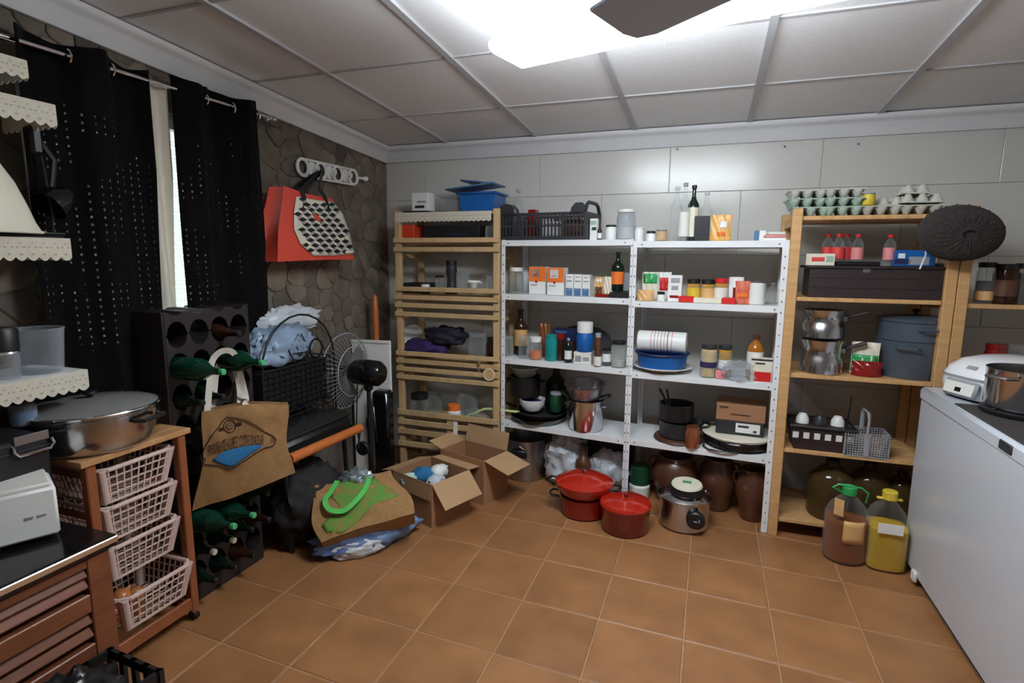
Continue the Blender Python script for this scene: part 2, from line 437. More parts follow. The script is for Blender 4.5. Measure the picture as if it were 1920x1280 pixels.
# ---------------------------------------------------------------- ceiling lamp
A = math.radians(-14); uL = Vector((math.cos(A), math.sin(A), 0)); vL = Vector((math.sin(A), -math.cos(A), 0))
ZL = 2.335; c0 = onz(984, 131, ZL); cL = c0+uL*.56+vL*.12; cL.z = ceil_z(cL.y)-.001; zl = ZL-cL.z
lt = T('ceiling_lamp', 'white fluorescent batten lamp glowing under the panelled ceiling', 'lamp', cL, A)
md = bpy.data.materials.new('lamp_diffuser'); md.use_nodes = True
bs_ = md.node_tree.nodes['Principled BSDF']; bs_.inputs['Emission Color'].default_value = (.87, .945, 1, 1); bs_.inputs['Emission Strength'].default_value = LAMP
MB().box((0, 0, zl+.115), (1.11, .06, .03), .006).build('housing', 'white', lt)
for x in (-.4, .4): MB().tube([(x, 0, 0), (x, 0, zl+.12)], .008, 8).build('hanger', 'white', lt)
MB().prism([(-.025, zl+.10), (-.125, zl+.03), (-.125, zl+.012), (-.10, zl), (.10, zl), (.125, zl+.012), (.125, zl+.03), (.025, zl+.10)], 1.12, lambda x, y, t: (-.56+t, x, y)).build('diffuser', md, lt, smooth=30)
for s_ in (-1, 1): MB().box((s_*.564, 0, zl+.06), (.008, .14, .06), .003).build('end_cap', 'white', lt)
# ---------------------------------------------------------------- ceiling fan (tip of one blade in view)
ZF = 2.21; tip = onz(1150, 48, ZF); dr = (onz(1330, -30, ZF)-tip); dr.z = 0; dr.normalize(); hub = tip+dr*.66; hub.z = 0
cf = T('ceiling_fan', 'grey ceiling fan hanging beside the bright lamp', 'fan', (hub.x, hub.y, ceil_z(hub.y)))
zb = ZF-ceil_z(hub.y)
MB().lathe([(0, 0), (.06, 0), (.055, -.04), (.02, -.06), (.014, -.06), (.014, zb+.1), (0, zb+.1)], 20).build('rod', 'white', cf)
MB().lathe([(0, zb+.12), (.07, zb+.11), (.11, zb+.05), (.11, zb-.03), (.08, zb-.07), (0, zb-.09)], 28).build('motor', 'white', cf)
mat('fan_blade', (200,220,246), .5)
a0 = math.atan2(-dr.y, -dr.x)
for k in range(3):
    bl = [(.12, -.045), (.2, -.075), (.60, -.105), (.655, -.09), (.67, -.05), (.66, .09), (.6, .098), (.2, .06), (.12, .045)]
    MB().prism(bl, .008, lambda x, y, z: (x, y*math.cos(.15), zb+z+y*math.sin(.15))).build('blade', 'fan_blade', cf, rz=a0+k*2*PI/3, smooth=0)
# ================================================================ FURNITURE
# ---- white metal shelves
def metal_shelf(name, label, P0, P1, levels0, levels1, dep, top, wl, wr):
    P0 = Vector((*P0, 0)); P1 = Vector((*P1, 0)); d = P1-P0; L = d.length; rz = math.atan2(d.y, d.x)
    t = T(name, label, 'shelf', P0, rz, 'white metal shelves')
    for x in (0, L):
        s_ = 1 if x == 0 else -1; uw = wl if x == 0 else wr
        for y in (0, dep):
            g = 1 if y == 0 else -1
            up = MB().box((x+s_*uw/2, y+g*.001, top/2), (uw, .002, top)).box((x+s_*.001, y+g*.017, top/2), (.002, .03, top)).build('upright', 'white_metal', t, smooth=0)
            if y == 0:
                hb = MB(); z = .06
                while z < top-.03:
                    hb.box((x+s_*uw/2, -.0008, z), (.006, .002, .010 if int(z*100) % 3 else .007)); z += .062
                hb.build('bolt_holes', 'hole', up, kind='stuff', smooth=0)
    for z0, z1 in zip(levels0, levels1):
        m = (z0+z1)/2
        b = MB().box((L/2, dep/2, m-.003), (L-.006, dep-.006, .004)).box((L/2, .004, m-.02), (L-.006, .003, .036)).box((L/2, dep-.004, m-.02), (L-.006, .003, .036))
        b.box((.005, dep/2, m-.02), (.003, dep-.01, .036)).box((L-.005, dep/2, m-.02), (.003, dep-.01, .036))
        sb = b.build('shelf_board', 'white_metal', t, smooth=0)
        MB().box((.05, .0018, m-.02), (.008, .002, .008)).box((L-.05, .0018, m-.02), (.008, .002, .008)).build('bolt_heads', 'hole', sb, kind='stuff', smooth=0)
    return t
PA0, PA1 = (-1.335, 3.575), (-.447, 3.478); PB0, PB1 = (-.445, 3.478), (.402, 3.41)
ZA = [1.710, 1.350, .906, .452]; ZB = [1.698, 1.337, .893, .456]
metal_shelf('metal_shelf', 'white metal shelf unit with the black crate on its top board', PA0, PA1, ZA, ZA, .375, 1.712, .028, .014)
metal_shelf('metal_shelf', 'white metal shelf unit with the striped paper roll and blue bowl', PB0, PB1, ZB, ZB, .40, 1.70, .022, .034)
def YA(px): return 3.575+(px-945)/235*(-.097)
def YB(px): return 3.476+(px-1187)/288*(-.066)
# ---- pine shelf on the right (posts, boards)
def pine_unit(name, label, x0, x1, yf, yb, levels, top, pw=.05):
    t = T(name, label, 'shelf', (x0, yf, 0), 0, 'pine shelf units')
    W = x1-x0
    for x in (pw/2, W-pw/2):
        for y in (.022, yb-yf-.022): MB().box((x, y, top/2), (pw, .044, top), .003).build('post', 'pine', t, smooth=0)
        for z in levels: MB().box((x, (yb-yf)/2, z-.033), (.02, yb-yf-.09, .03)).build('side_rail', 'pine_h', t, smooth=0)
    for z in levels:
        n = 4; dd = (yb-yf-.02)/n
        for k in range(n): MB().box((W/2, .01+dd*(k+.5), z-.011), (W-2*pw+.0-.004, dd-.006, .022), .002).build('shelf_board', 'pine_h', t, smooth=0)
    return t
pine_unit('pine_shelf', 'pine shelf unit with egg cartons on its top board', .403, 1.172, 3.385, 3.90, [1.825, 1.392, .965, .53, .11], 1.865)
pine_unit('pine_shelf', 'pine shelf unit half hidden behind the white chest freezer', 1.176, 1.95, 3.385, 3.90, [1.38, .93, .5, .11], 1.865)
# ---- pale slatted pine rack on the left
LX0, LX1, LYF, LYB = -2.155, -1.345, 3.56, 3.93
lw = T('slatted_rack', 'pale pine rack with slatted bin fronts beside the stone wall', 'shelf', (LX0, LYF, 0)); LW_ = LX1-LX0
for x in (.025, LW_-.025):
    for y in (.02, LYB-LYF-.02): MB().box((x, y, .96), (.045, .035, 1.92), .003).build('post', 'pine_pale', lw, smooth=0)
LSL = {0: [1.712, 1.648], 1: [1.367, 1.307, 1.25, 1.185], 2: [.895, .838, .778, .718], 3: [.447, .374, .30, .205]}
for k, zs_ in LSL.items():
    for z in zs_: MB().box((LW_/2, -.008, z), (LW_, .016, .033 if z > .5 else .04), .002).build('slat', 'pine_pale', lw, smooth=0)
for z in (1.70, 1.335, .86, .41):
    for y in (.06, .15, .24, .32): MB().box((LW_/2, y, z-.008), (LW_-.01, .06, .014), .002).build('shelf_slat', 'pine_pale', lw, smooth=0)
for z in (1.60, 1.16, .70, .19):
    for x in (.025, LW_-.025): MB().box((x, (LYB-LYF)/2, z), (.018, LYB-LYF-.08, .03)).build('side_rail', 'pine_pale', lw, smooth=0)
MB().box((LW_*.53, .002, .335), (.05, .012, .24), .002).build('brace', 'pine_pale', lw, smooth=0)
MB().box((LW_/2-.02, .185, 1.895), (LW_-.05, .36, .018), .003).build('top_board', 'pine_pale', lw, smooth=0)
def lace_strip(name, L, h, n, fn, parent):
    """scalloped lace trim hanging along a shelf edge; fn(t,z,d)->xyz, t in metres along the edge"""
    b = MB(); m = n*8
    vs = []; 
    for d in (0, .0025):
        for i in range(m+1):
            t = L*i/m; zz = -h+.16*h*(1-abs(math.sin(PI*n*i/m)))
            vs += [fn(t, 0, d), fn(t, zz, d)]
    k = 2*(m+1); fs = []
    for i in range(m):
        a = 2*i; fs += [(a, a+1, a+3, a+2), (k+a, k+a+2, k+a+3, k+a+1), (a, a+2, k+a+2, k+a), (a+1, k+a+1, k+a+3, a+3)]
    fs += [(0, k, k+1, 1), (2*m, 2*m+1, k+2*m+1, k+2*m)]
    b._add(vs, fs); o = b.build(name, 'lace', parent, smooth=0)
    e = MB()
    for i in range(n):
        for (dt, zz, s_) in ((.5, -.72, .16), (.2, -.42, .12), (.8, -.42, .12), (.5, -.25, .10)):
            t = L*(i+dt)/n; r = s_*L/n
            e.prism([(t+r*math.cos(a*PI/4), zz*h+r*.8*math.sin(a*PI/4)) for a in range(8)], .0008, lambda x, y, d: fn(x, y, .0026+d))
    e.build('lace_eyelets', 'lace_hole', o, kind='stuff', smooth=0)
    return o
lace_strip('lace_trim', LW_-.07, .068, 20, lambda t, z, d: (.01+t, .004-d, 1.905+z), lw)
# ---- chest freezer
fx0, fx1, fy0, fy1 = 1.045, 1.72, 1.75, 3.29
fz = T('chest_freezer', 'white chest freezer with a grey rubber mat on its lid', 'freezer', (fx0, fy0, 0)); FWd, FLn = fx1-fx0, fy1-fy0
MB().box((FWd/2, FLn/2, .475), (FWd, FLn, .87), .012).build('body', 'freezer_white', fz)
MB().box((FWd/2, FLn/2, .93), (FWd+.012, FLn+.012, .07), .014).build('lid', 'freezer_white', fz)
MB().box((FWd/2, FLn/2, .9), (FWd-.01, FLn-.01, .02)).build('gasket', 'plastic_grey', fz, smooth=0)
MB().box((FWd/2, FLn/2, .02), (FWd-.06, FLn-.06, .04)).build('plinth', 'black', fz, smooth=0)
hp = onx(1888, 830, fx0-.006); MB().box((-.008, hp.y-fy0, .935), (.008, .09, .035), .003).build('handle_recess', 'charcoal', fz)
wp = onx(1716, 1088, fx0); MB().box((-.008, wp.y-fy0, .05), (.016, .05, .05), .004).build('drain_plug', 'white', fz)
# ---- rubber mat on freezer
m0 = onz(1800, 757, .968); fm = tag(MB().box((0, 0, .003), (.56, .80, .006), .002).build('rubber_mat', 'mat_dark', loc=(m0.x+.26, m0.y-.40, .965)), 'dark rubber mat lying on the freezer lid', 'mat')
# ---- wine rack
WRX, WRY0, WRY1 = -2.17, 1.715, 2.185
wr = T('wine_rack', 'tall dark brown modular bottle rack under the black curtain', 'rack', (WRX-.125, (WRY0+WRY1)/2, 0))
NC = 4; CP = (WRY1-WRY0-.02)/NC; RPz = .1395; NR = 9; ZR0 = .07
for k in range(NR+1):
    zc = ZR0+k*RPz; vs = []; fs = []; m = NC*16
    for X in (-.125, .125):
        for i in range(m+1):
            y = -CP*NC/2+CP*NC*i/m; q = ((i/16) % 1)-.5; a = math.sqrt(max(0, 1-(q*CP/(CP*.44))**2))*RPz*.42
            hi = RPz/2-a; lo = -(RPz/2-a)
            if k == 0: lo = -ZR0
            if k == NR: hi = min(hi, .03)
            vs += [(X, y, zc+lo), (X, y, zc+hi)]
    K = 2*(m+1)
    for i in range(m):
        a = 2*i; fs += [(a, a+1, a+3, a+2), (K+a, K+a+2, K+a+3, K+a+1), (a, a+2, K+a+2, K+a), (a+1, K+a+1, K+a+3, a+3)]
    fs += [(0, K, K+1, 1), (2*m, 2*m+1, K+2*m+1, K+2*m)]
    b = MB(); b._add(vs, fs); b.build('bottle_tray', 'rack_brown', wr, smooth=35)
for s_ in (-1, 1):
    MB().box((0, s_*(CP*NC/2+.006), .68), (.25, .012, 1.36), .003).build('side_panel', 'rack_brown', wr, smooth=0)
def hole_pos(col, row): return Vector((WRX-.02, (WRY0+WRY1)/2-CP*NC/2+CP*(col+.5), ZR0+RPz*(row+.5)))
def lying_bottle(col, row, glassm, capm, label, r=.04, cap_r=.014, L=.30):
    h = hole_pos(col, row); t = T('wine_bottle', label, 'bottle', h+Vector((-.17+(.13 if r > .045 else 0), 0, -RPz*.42+r+.002)), group='bottles lying in the rack', rot=(0, PI/2, 0))
    MB().lathe([(0, 0), (r*.9, 0), (r, .01), (r, L*.58), (r*.85, L*.66), (.016, L*.82), (.0145, L*.97), (0, L*.97)], 20).build('glass', glassm, t)
    MB().cyl((0, 0, L*.955), cap_r, .024, 14, bev=.002).build('cap', capm, t)
    return t
mat('cap_green', (70,170,110), .4); mat('cap_cream', (222,214,196), .5); mat('cap_black', (30,28,28), .4)
for (c, r_, g, cp, lab, rr) in [
    (0, 7, 'glass_green', 'cap_green', 'big green bottle with green cap just left of the jute bag handle', .05),
    (2, 7, 'glass_green', 'cap_green', 'big green bottle with green cap framed by the jute bag handle', .05),
    (0, 6, 'glass_bottle', 'cap_black', 'dark bottle lying behind the top corner of the jute bag', .042),
    (1, 6, 'glass_bottle', 'cap_black', 'dark bottle lying behind the jute bag handles', .042),
    (2, 8, 'glass_brown', 'cap_black', 'dark bottle lying high in the rack below the curtain', .04),
    (1, 3, 'glass_bottle', 'cap_cream', 'dark bottle with cream cap under the jute bag, left of two', .042),
    (2, 3, 'glass_bottle', 'cap_cream', 'dark bottle with cream cap under the jute bag, right of two', .042),
    (3, 3, 'glass_bottle', 'cap_black', 'dark bottle at the right end of the row under the jute bag', .042),
    (0, 2, 'glass_green', 'cap_green', 'big green bottle with green cap low in the rack, left of two', .05),
    (1, 2, 'glass_green', 'cap_green', 'big green bottle with green cap low in the rack, right of two', .05),
    (2, 2, 'glass_bottle', 'cap_black', 'dark bottle low in the rack beside the green ones', .042),
    (0, 1, 'glass_bottle', 'cap_cream', 'dark bottle with cream cap in the lowest filled row, left of two', .042),
    (1, 1, 'glass_bottle', 'cap_cream', 'dark bottle with cream cap in the lowest filled row, right of two', .042),
    (2, 1, 'glass_bottle', 'cap_black', 'dark bottle at the right of the lowest filled row', .042),
    (3, 2, 'glass_bottle', 'cap_black', 'dark bottle at the right end beside the green bottles', .042),
    (3, 1, 'glass_brown', 'cap_black', 'brown bottle at the far right of the row above the floor row', .042),
    (0, 0, 'glass_bottle', 'cap_black', 'dark bottle in the floor row of the rack, first from the trolley', .042),
    (1, 0, 'glass_bottle', 'cap_black', 'dark bottle in the floor row of the rack, second from the trolley', .042),
    (2, 0, 'glass_brown', 'cap_black', 'brown bottle in the floor row of the rack', .042)]:
    lying_bottle(c, r_, g, cp, lab, rr)
# ---- vegetable trolley
TX0, TX1, TY0, TY1, TZ = -2.43, -2.06, 1.285, 1.69, .872
tr = T('vegetable_trolley', 'brown wooden trolley on castors holding four basket drawers', 'trolley', (TX0, TY0, 0)); tw, tl_ = TX1-TX0, TY1-TY0
nb = 6
for k in range(nb): MB().box(((k+.5)*(tw+.02)/nb-.01, tl_/2, TZ-.011), ((tw+.02)/nb-.002, tl_+.04, .022), .002).build('top_board', 'wood_top', tr, smooth=0)
for x in (.018, tw-.018):
    for y in (.018, tl_-.018):
        MB().box((x, y, .445), (.036, .036, .81), .004).build('leg', 'wood_trolley', tr, smooth=0)
        cs = MB().cyl((x, y-.012, .022), .022, .024, 16, rot=RX(-PI/2)).build('castor', 'black', tr)
for y in (.018, tl_-.018):
    for z in (.09, .30, .47, .63, .79): MB().box((tw/2, y+(.022 if y < .1 else -.022), z), (tw-.08, .012, .022)).build('runner', 'wood_trolley', tr, smooth=0)
for z in (.085, .838):
    if z < .5: MB().box((tw-.012, tl_/2, z), (.018, tl_-.07, .055), .003).build('front_rail', 'wood_trolley', tr, smooth=0)
    MB().box((.012, tl_/2, z), (.018, tl_-.07, .04), .003).build('rear_rail', 'wood_trolley', tr, smooth=0)
def mesh_basket(b, w, l, h, tp, thick=.0028, step=.021):
    """tapered mesh basket; w along x, l along y"""
    def wall(P, Q, n):           # P,Q: top corners; inward taper
        top0, top1 = Vector((*P, h)), Vector((*Q, h)); k = 1-tp
        bot0, bot1 = Vector((P[0]*k, P[1]*k, 0)), Vector((Q[0]*k, Q[1]*k, 0))
        for i in range(n+1):
            t = i/n; b.tube([top0.lerp(top1, t), bot0.lerp(bot1, t)], thick, 4)
        m = max(3, int(h/step))
        for j in range(m+1):
            t = j/m; b.tube([top0.lerp(bot0, t), top1.lerp(bot1, t)], thick*(1.8 if j == m else 1), 4)
    c = [(-w/2, -l/2), (w/2, -l/2), (w/2, l/2), (-w/2, l/2)]
    for i in range(4):
        P, Q = c[i], c[(i+1) % 4]; wall(P, Q, int(math.hypot(P[0]-Q[0], P[1]-Q[1])/step))
    k = 1-tp; n = int(w/step)
    for i in range(n+1): x = (-w/2+w*i/n)*k; b.tube([(x, -l/2*k, 0), (x, l/2*k, 0)], thick, 4)
    return b
bl_ = tl_-.10; bw_ = tw-.05
bkz = [(.672, 'topmost of the four plastic mesh baskets in the wooden trolley', 0), (.522, 'second plastic mesh basket from the top of the wooden trolley', .0), (.362, 'third plastic mesh basket from the top of the wooden trolley', .0), (.165, 'lowest plastic mesh basket, pulled forward and holding onions', .05)]
bk0 = None
for z, lab, dx in bkz:
    loc = (TX0+tw/2+.015+dx, TY0+tl_/2, z)
    if bk0 is None:
        bk0 = T('mesh_basket', lab, 'basket', loc, group='baskets in the trolley'); hh = .135
        mesh_basket(MB(), bw_, bl_, hh, .17, .0036, .030).build('mesh', 'basket_pl', bk0, smooth=0)
        c = [(-bw_/2, -bl_/2), (bw_/2, -bl_/2), (bw_/2, bl_/2), (-bw_/2, bl_/2)]
        rimp = []
        for i in range(4):
            P = c[i]; N_ = c[(i+1) % 4]; O = c[i-1]
            for q in (O, N_):
                d = Vector((q[0]-P[0], q[1]-P[1])).normalized()*.03; rimp.append((P[0]+d.x, P[1]+d.y, hh))
        MB().tube(rimp, .009, 8, True).build('rim', 'basket_pl', bk0)
        for P in c:
            sx_, sy_ = (1 if P[0] > 0 else -1), (1 if P[1] > 0 else -1)
            MB().tube([(P[0]-sx_*.012, P[1]-sy_*.012, hh), (P[0]*.83-sx_*.010, P[1]*.83-sy_*.010, 0)], .017, 10).build('corner', 'basket_pl', bk0)
    else: copy_tree(bk0, loc, lab)
onb = (TX0+tw/2+.065, TY0+tl_/2-.05, .165)
for i, (dx, dy, dz, r_) in enumerate([(.04, -.06, .042, .038), (.08, .0, .04, .036), (-.02, -.03, .042, .038), (.05, -.03, .096, .037), (.0, .06, .04, .036)]):
    o = MB().lathe([(0, -r_*.85), (r_*.5, -r_*.8), (r_*.95, -r_*.35), (r_, .0), (r_*.85, r_*.5), (r_*.35, r_*.85), (.006, r_*1.05), (.004, r_*1.3), (0, r_*1.3)], 18).build('onion', 'onion', loc=(onb[0]+dx, onb[1]+dy, onb[2]+dz-.005), rot=(.3*i, .2, i))
    tag(o, ['brown onion nearest the front left corner of the lowest basket', 'brown onion by the front rim of the lowest basket', 'brown onion deeper inside the lowest basket on the left', 'brown onion lying on top of the other onions', 'brown onion farthest to the right in the lowest basket'][i], 'onion', 'onions in the lowest basket')
# ---- counter cabinet with slatted front
CX, CYE, CZ = -1.78, 1.175, .705
cb_ = T('counter_cabinet', 'dark topped cabinet with reddish slatted wooden front at lower left', 'cabinet', (-2.43, -.2, 0)); cw, cl = CX+2.43, CYE+.2
MB().box((cw/2-.02, cl/2-.01, .33), (cw-.06, cl-.04, .66)).build('body', 'wood_red', cb_, smooth=0)
wt = MB().box((cw/2+.005, cl/2, CZ-.02), (cw+.01, cl, .04), .004).build('worktop', 'black_gloss', cb_)
MB().box((cw+.008, cl/2, CZ-.016), (.012, cl+.004, .022), .003).build('edge_strip', 'chrome', wt, smooth=0)
for (ya, yb) in ((cl-.52, cl-.02), (cl-1.03, cl-.53)):
    for y in (ya+.035, yb-.035): MB().box((cw-.02, y, .35), (.035, .07, .62), .003).build('stile', 'wood_red', cb_, smooth=0)
    for z, h in ((.645, .03), (.512, .06), (.33, .09), (.07, .06)): MB().box((cw-.02, (ya+yb)/2, z), (.034, yb-ya-.14, h), .003).build('rail', 'wood_red', cb_, smooth=0)
    for z in (.612, .575, .455, .41, .26, .215, .17, .125): MB().box((cw-.022, (ya+yb)/2, z), (.022, yb-ya-.14, .034), .003, rot=RYm(-.5)).build('slat', 'wood_red', cb_, smooth=0)
# ================================================================ GOODS
def jar(label, px, Y, z, wpx, hpx, g='glass_clear', lid='black', content=None, lab=None, fill=.75, cat='jar', name='glass_jar', group=None, lidh=.13, labz=(.25, .7)):
    p, s = sp(px, Y, z); r = wpx*s/2; h = hpx*s; t = T(name, label, cat, p, group=group); hb = h*(1-lidh)
    MB().lathe([(0, 0), (r*.92, 0), (r, r*.12), (r, hb*.86), (r*.86, hb*.97), (r*.86, h*.98), (r*.82, h*.98), (r*.82, hb*.95), (r*.95, hb*.84), (r*.95, r*.14), (r*.88, .003), (0, .003)], 24).build('glass', g, t)
    if lid: MB().cyl((0, 0, hb), r*.92, h*lidh, 24, bev=.002).build('lid', lid, t)
    if content: MB().cyl((0, 0, .004), r*.92, hb*fill, 24, bev=.003).build('contents', content, t)
    if lab: MB().lathe([(r*1.004, h*labz[0]), (r*1.012, h*labz[0]), (r*1.012, h*labz[1]), (r*1.004, h*labz[1])], 24).build('paper_label', lab, t)
    return t
BP = {'wine': [(0, 0), (.9, 0), (1, .02), (1, .58), (.92, .66), (.5, .74), (.34, .80), (.31, .93), (.36, .935), (.36, .97), (0, .97)],
      'soda': [(0, 0), (.85, 0), (1, .06), (.95, .28), (1, .36), (1, .58), (.9, .7), (.55, .82), (.4, .87), (.4, .93), (0, .93)],
      'round': [(0, 0), (.93, 0), (1, .03), (1, .62), (.85, .74), (.5, .82), (.38, .85), (.38, .92), (0, .92)],
      'mill': [(0, 0), (1, 0), (1, .1), (.8, .25), (.75, .5), (.95, .7), (.85, .86), (.5, .9), (0, .9)]}
def bottle(label, px, Y, z, wpx, hpx, g, cap, kind='wine', lab=None, labz=(.15, .45), name='bottle', group=None, cat='bottle', rot=None, capr=.42):
    p, s = sp(px, Y, z); r = wpx*s/2; h = hpx*s; t = T(name, label, cat, p, group=group, rot=rot); pr = BP[kind]
    MB().lathe([(a*r, b*h) for a, b in pr], 22).build('glass', g, t)
    if cap: z0 = pr[-1][1]; MB().cyl((0, 0, h*(z0-.03)), r*capr, h*(1.03-z0), 18, bev=.0015).build('cap', cap, t)
    if lab: MB().lathe([(r*1.0, h*labz[0]), (r*1.015, h*labz[0]), (r*1.015, h*labz[1]), (r*1.0, h*labz[1])], 22).build('paper_label', lab, t)
    return t
def carton(label, px, Y, z, wpx, hpx, m, dpx=None, prints=(), rz=-.06, name='carton', cat='box', group=None, bev=.002):
    """prints: (u0,u1,v0,v1,material) as fractions of the front face"""
    p, s = sp(px, Y, z); w_ = wpx*s; h = hpx*s; d = (dpx or wpx*.6)*s; t = T(name, label, cat, p, rz, group)
    MB().box((0, d/2, h/2), (w_, d, h), bev).build('box', m, t, smooth=0)
    for (u0, u1, v0, v1, pm) in prints:
        MB().box(((u0+u1-1)/2*w_, -.0008, (v0+v1)/2*h), ((u1-u0)*w_, .0018, (v1-v0)*h)).build('print', pm, t, smooth=0)
    return t
def pouch(label, px, Y, z, wpx, hpx, m, prints=(), name='food_pouch', cat='bag', rz=-.06, puff=.28, group=None):
    p, s = sp(px, Y, z); w_ = wpx*s; h = hpx*s; t = T(name, label, cat, p, rz, group); D = w_*puff
    def prof(u, v): return D*(math.sin(PI*u)**.6)*(max(0, 1-v)**.5*.9+.12*math.sin(PI*v)) if 0 < u < 1 else 0
    b = MB(); n, k = 12, 12
    def fr(u, v, sg): 
        wv = .004*math.sin(u*17+v*9); return ((u-.5)*w_*(1-.06*math.sin(PI*v)), D*.5+sg*prof(u, v)*.5+wv, v*h)
    b.grid(lambda u, v: fr(u, v, -1), n, k); b.grid(lambda u, v: fr(u, v, 1), n, k)
    bmesh.ops.remove_doubles(b.bm, verts=b.bm.verts[:], dist=.0006)
    b.build('film', m, t, solid=.001)
    for (u0, u1, v0, v1, pm) in prints:
        b = MB(); b.grid(lambda u, v: Vector(fr(u0+(u1-u0)*u, v0+(v1-v0)*v, -1))+Vector((0, -.0022, 0)), 6, 6); b.build('print', pm, t, solid=.0008)
    return t
def bundle(name, label, cat, loc, rad, m, seed, amp=.3, sc=2.5, rz=0, crease=.25, knot=None):
    b = MB().blob((0, 0, rad[2]*.82), rad, seed, amp, sc, 4, flatz=-rad[2]*.82, crease=crease)
    return tag(b.build(name, m, loc=loc, rz=rz, smooth=70), label, cat)
def pot(label, px, Y, z, wpx, hpx, body, lid=None, handles=None, knob=None, name='cooking_pot', lidh=.18, rim=None, group=None, taper=.97, rz=0, open_=False, hz=.75, hout=.28, z_from=None):
    p, s = sp(px, Y, z); r = wpx*s/2; h = hpx*s; hb = h*(1-lidh) if lid else h; t = T(name, label, 'pot', p, rz, group)
    MB().lathe([(0, 0), (r*taper*.93, 0), (r*taper, h*.05), (r, hb*.96), (r*1.02, hb), (r*.98, hb), (r*.96, hb*.95), (r*taper*.93, h*.06), (0, h*.04)], 36).build('body', body, t)
    if lid: MB().lathe([(0, h), (r*.3, h*.995), (r*.7, h-(h-hb)*.35), (r*.98, hb+(h-hb)*.25), (r*1.03, hb+.004), (r*1.03, hb), (0, hb)], 36).build('lid', lid, t)
    if knob: MB().lathe([(0, h+.03), (.014, h+.028), (.018, h+.018), (.008, h+.008), (.008, h-.006), (0, h-.006)], 16).build('knob', knob, t)
    if handles:
        for sg in (-1, 1):
            MB().tube([(sg*(r*.98), -.035, hb*hz), (sg*(r*(1+hout*.8)), -.03, hb*hz+.004), (sg*r*(1+hout), 0, hb*hz+.005), (sg*(r*(1+hout*.8)), .03, hb*hz+.004), (sg*(r*.98), .035, hb*hz)], .006, 8).build('handle', handles, t)
    return t

# ---- slatted rack, top board
zt = 1.907
p, s = sp(785, 3.66, zt); tr_ = tag(MB().box((0, 0, .006), (.17, .14, .012), .003).build('serving_tray', 'charcoal', loc=p), 'small dark tray under the white tin on the slatted rack', 'tray')
carton('small white box with dark print on top of the slatted rack', 787, 3.62, zt+.013, 34, 33, 'white', 26, [(.2, .8, .15, .3, 'charcoal'), (.35, .9, .45, .55, 'plastic_grey')])
p, s = sp(848, 3.68, zt); t = T('storage_box', 'clear plastic box left of the blue tub', 'box', p)
MB().box((0, 0, .05), (.13, .16, .10), .012).build('tub', 'plastic_clear', t); MB().box((0, 0, .105), (.14, .17, .012), .004).build('lid', 'plastic_clear', t)
p, s = sp(905, 3.70, zt); t = T('storage_tub', 'blue plastic tub with loose lids on top of the slatted rack', 'tub', p)
MB().prism([(-.12, -.1), (.12, -.1), (.12, .1), (-.12, .1)], .115, lambda x, y, z: (x*(1+z*.9), y*(1+z*.9), z)).build('tub', 'blue', t, smooth=0)
MB().box((0, 0, .12), (.30, .25, .016), .006).build('rim', 'blue', t)
MB().box((-.05, -.01, .165), (.36, .24, .012), .005, rot=RYm(-.10)).build('lid', 'blue_lid', t)
MB().box((.0, .01, .195), (.26, .22, .012), .005, rot=RYm(.12)).build('lid', 'blue_lid', t)
# level under the lace
zt = 1.70
carton('orange red plastic box under the lace trim', 759, 3.60, zt, 40, 32, 'orange_red', 60, name='plastic_box')
carton('long black box under the lace trim', 845, 3.61, zt, 118, 30, 'black', 60, [(.45, .75, .42, .52, 'navy')], name='storage_box')
jar('clear glass under the lace trim at the right end', 918, 3.62, zt, 18, 30, lid=None, name='drinking_glass', cat='glass')
# level two
zt = 1.335
carton('flat black tray on the second level of the slatted rack', 772, 3.62, zt+.0, 48, 18, 'black', 50, name='flat_box')
jar('tiny dark jar with white lid beside the flat black tray', 798, 3.60, zt, 18, 17, 'glass_brown', 'white', lidh=.3)
bottle('dark coffee mill on the second level of the slatted rack', 847, 3.64, zt, 22, 62, 'charcoal', 'black', 'mill', name='coffee_mill', cat='mill', capr=.9)
jar('thin clear jar left of the coffee mill', 824, 3.63, zt, 16, 34)
p, s = sp(888, 3.62, zt); t = T('funnel', 'white plastic funnel on the slatted rack', 'funnel', p)
MB().lathe([(.006, .0), (.008, .035), (.045, .085), (.05, .085), (.05, .098), (.047, .098), (.042, .086), (.005, .035), (.003, .0)], 24).build('cone', 'white', t)
MB().tube([(.05, 0, .09), (.062, 0, .09), (.066, 0, .082), (.05, 0, .08)], .003, 6).build('tab', 'white', t)
jar('clear glass jar with clear lid at the right of the funnel', 922, 3.63, zt, 24, 36, lid='plastic_clear')
jar('clear glass bowl behind the funnel', 868, 3.72, zt, 26, 42, lid=None, name='glass_bowl', cat='bowl')
# level three
zt = .86
p, _ = sp(838, 3.68, zt); bundle('cloth_bag', 'dark navy cloth bundle on the third level of the slatted rack', 'bag', (p.x, p.y, zt+.10), (.16, .10, .075), mat('navy_cloth', (26,28,44), .8, var=.4, vs=10, bump=.4, bs=30), 3)
p, _ = sp(797, 3.655, zt); bundle('cloth_bag', 'purple cloth bag on the third level of the slatted rack', 'bag', p, (.19, .08, .075), MATS['purple'], 5, amp=.2)
p, _ = sp(765, 3.74, zt); t = tag(MB().lathe([(0, 0), (.05, .0), (.10, .02), (.105, .025), (.05, .006), (0, .006)], 24, rot=RX(.9)).build('plate', 'white', loc=(p.x, p.y+.06, zt+.11)), 'white plate leaning behind the purple bag', 'plate')
jar('clear glass jar at the right of the purple bag', 895, 3.66, zt, 36, 52, lid='plastic_clear')
jar('brown glass jar at the right end of the third level', 922, 3.64, zt, 20, 46, 'glass_brown', 'black')
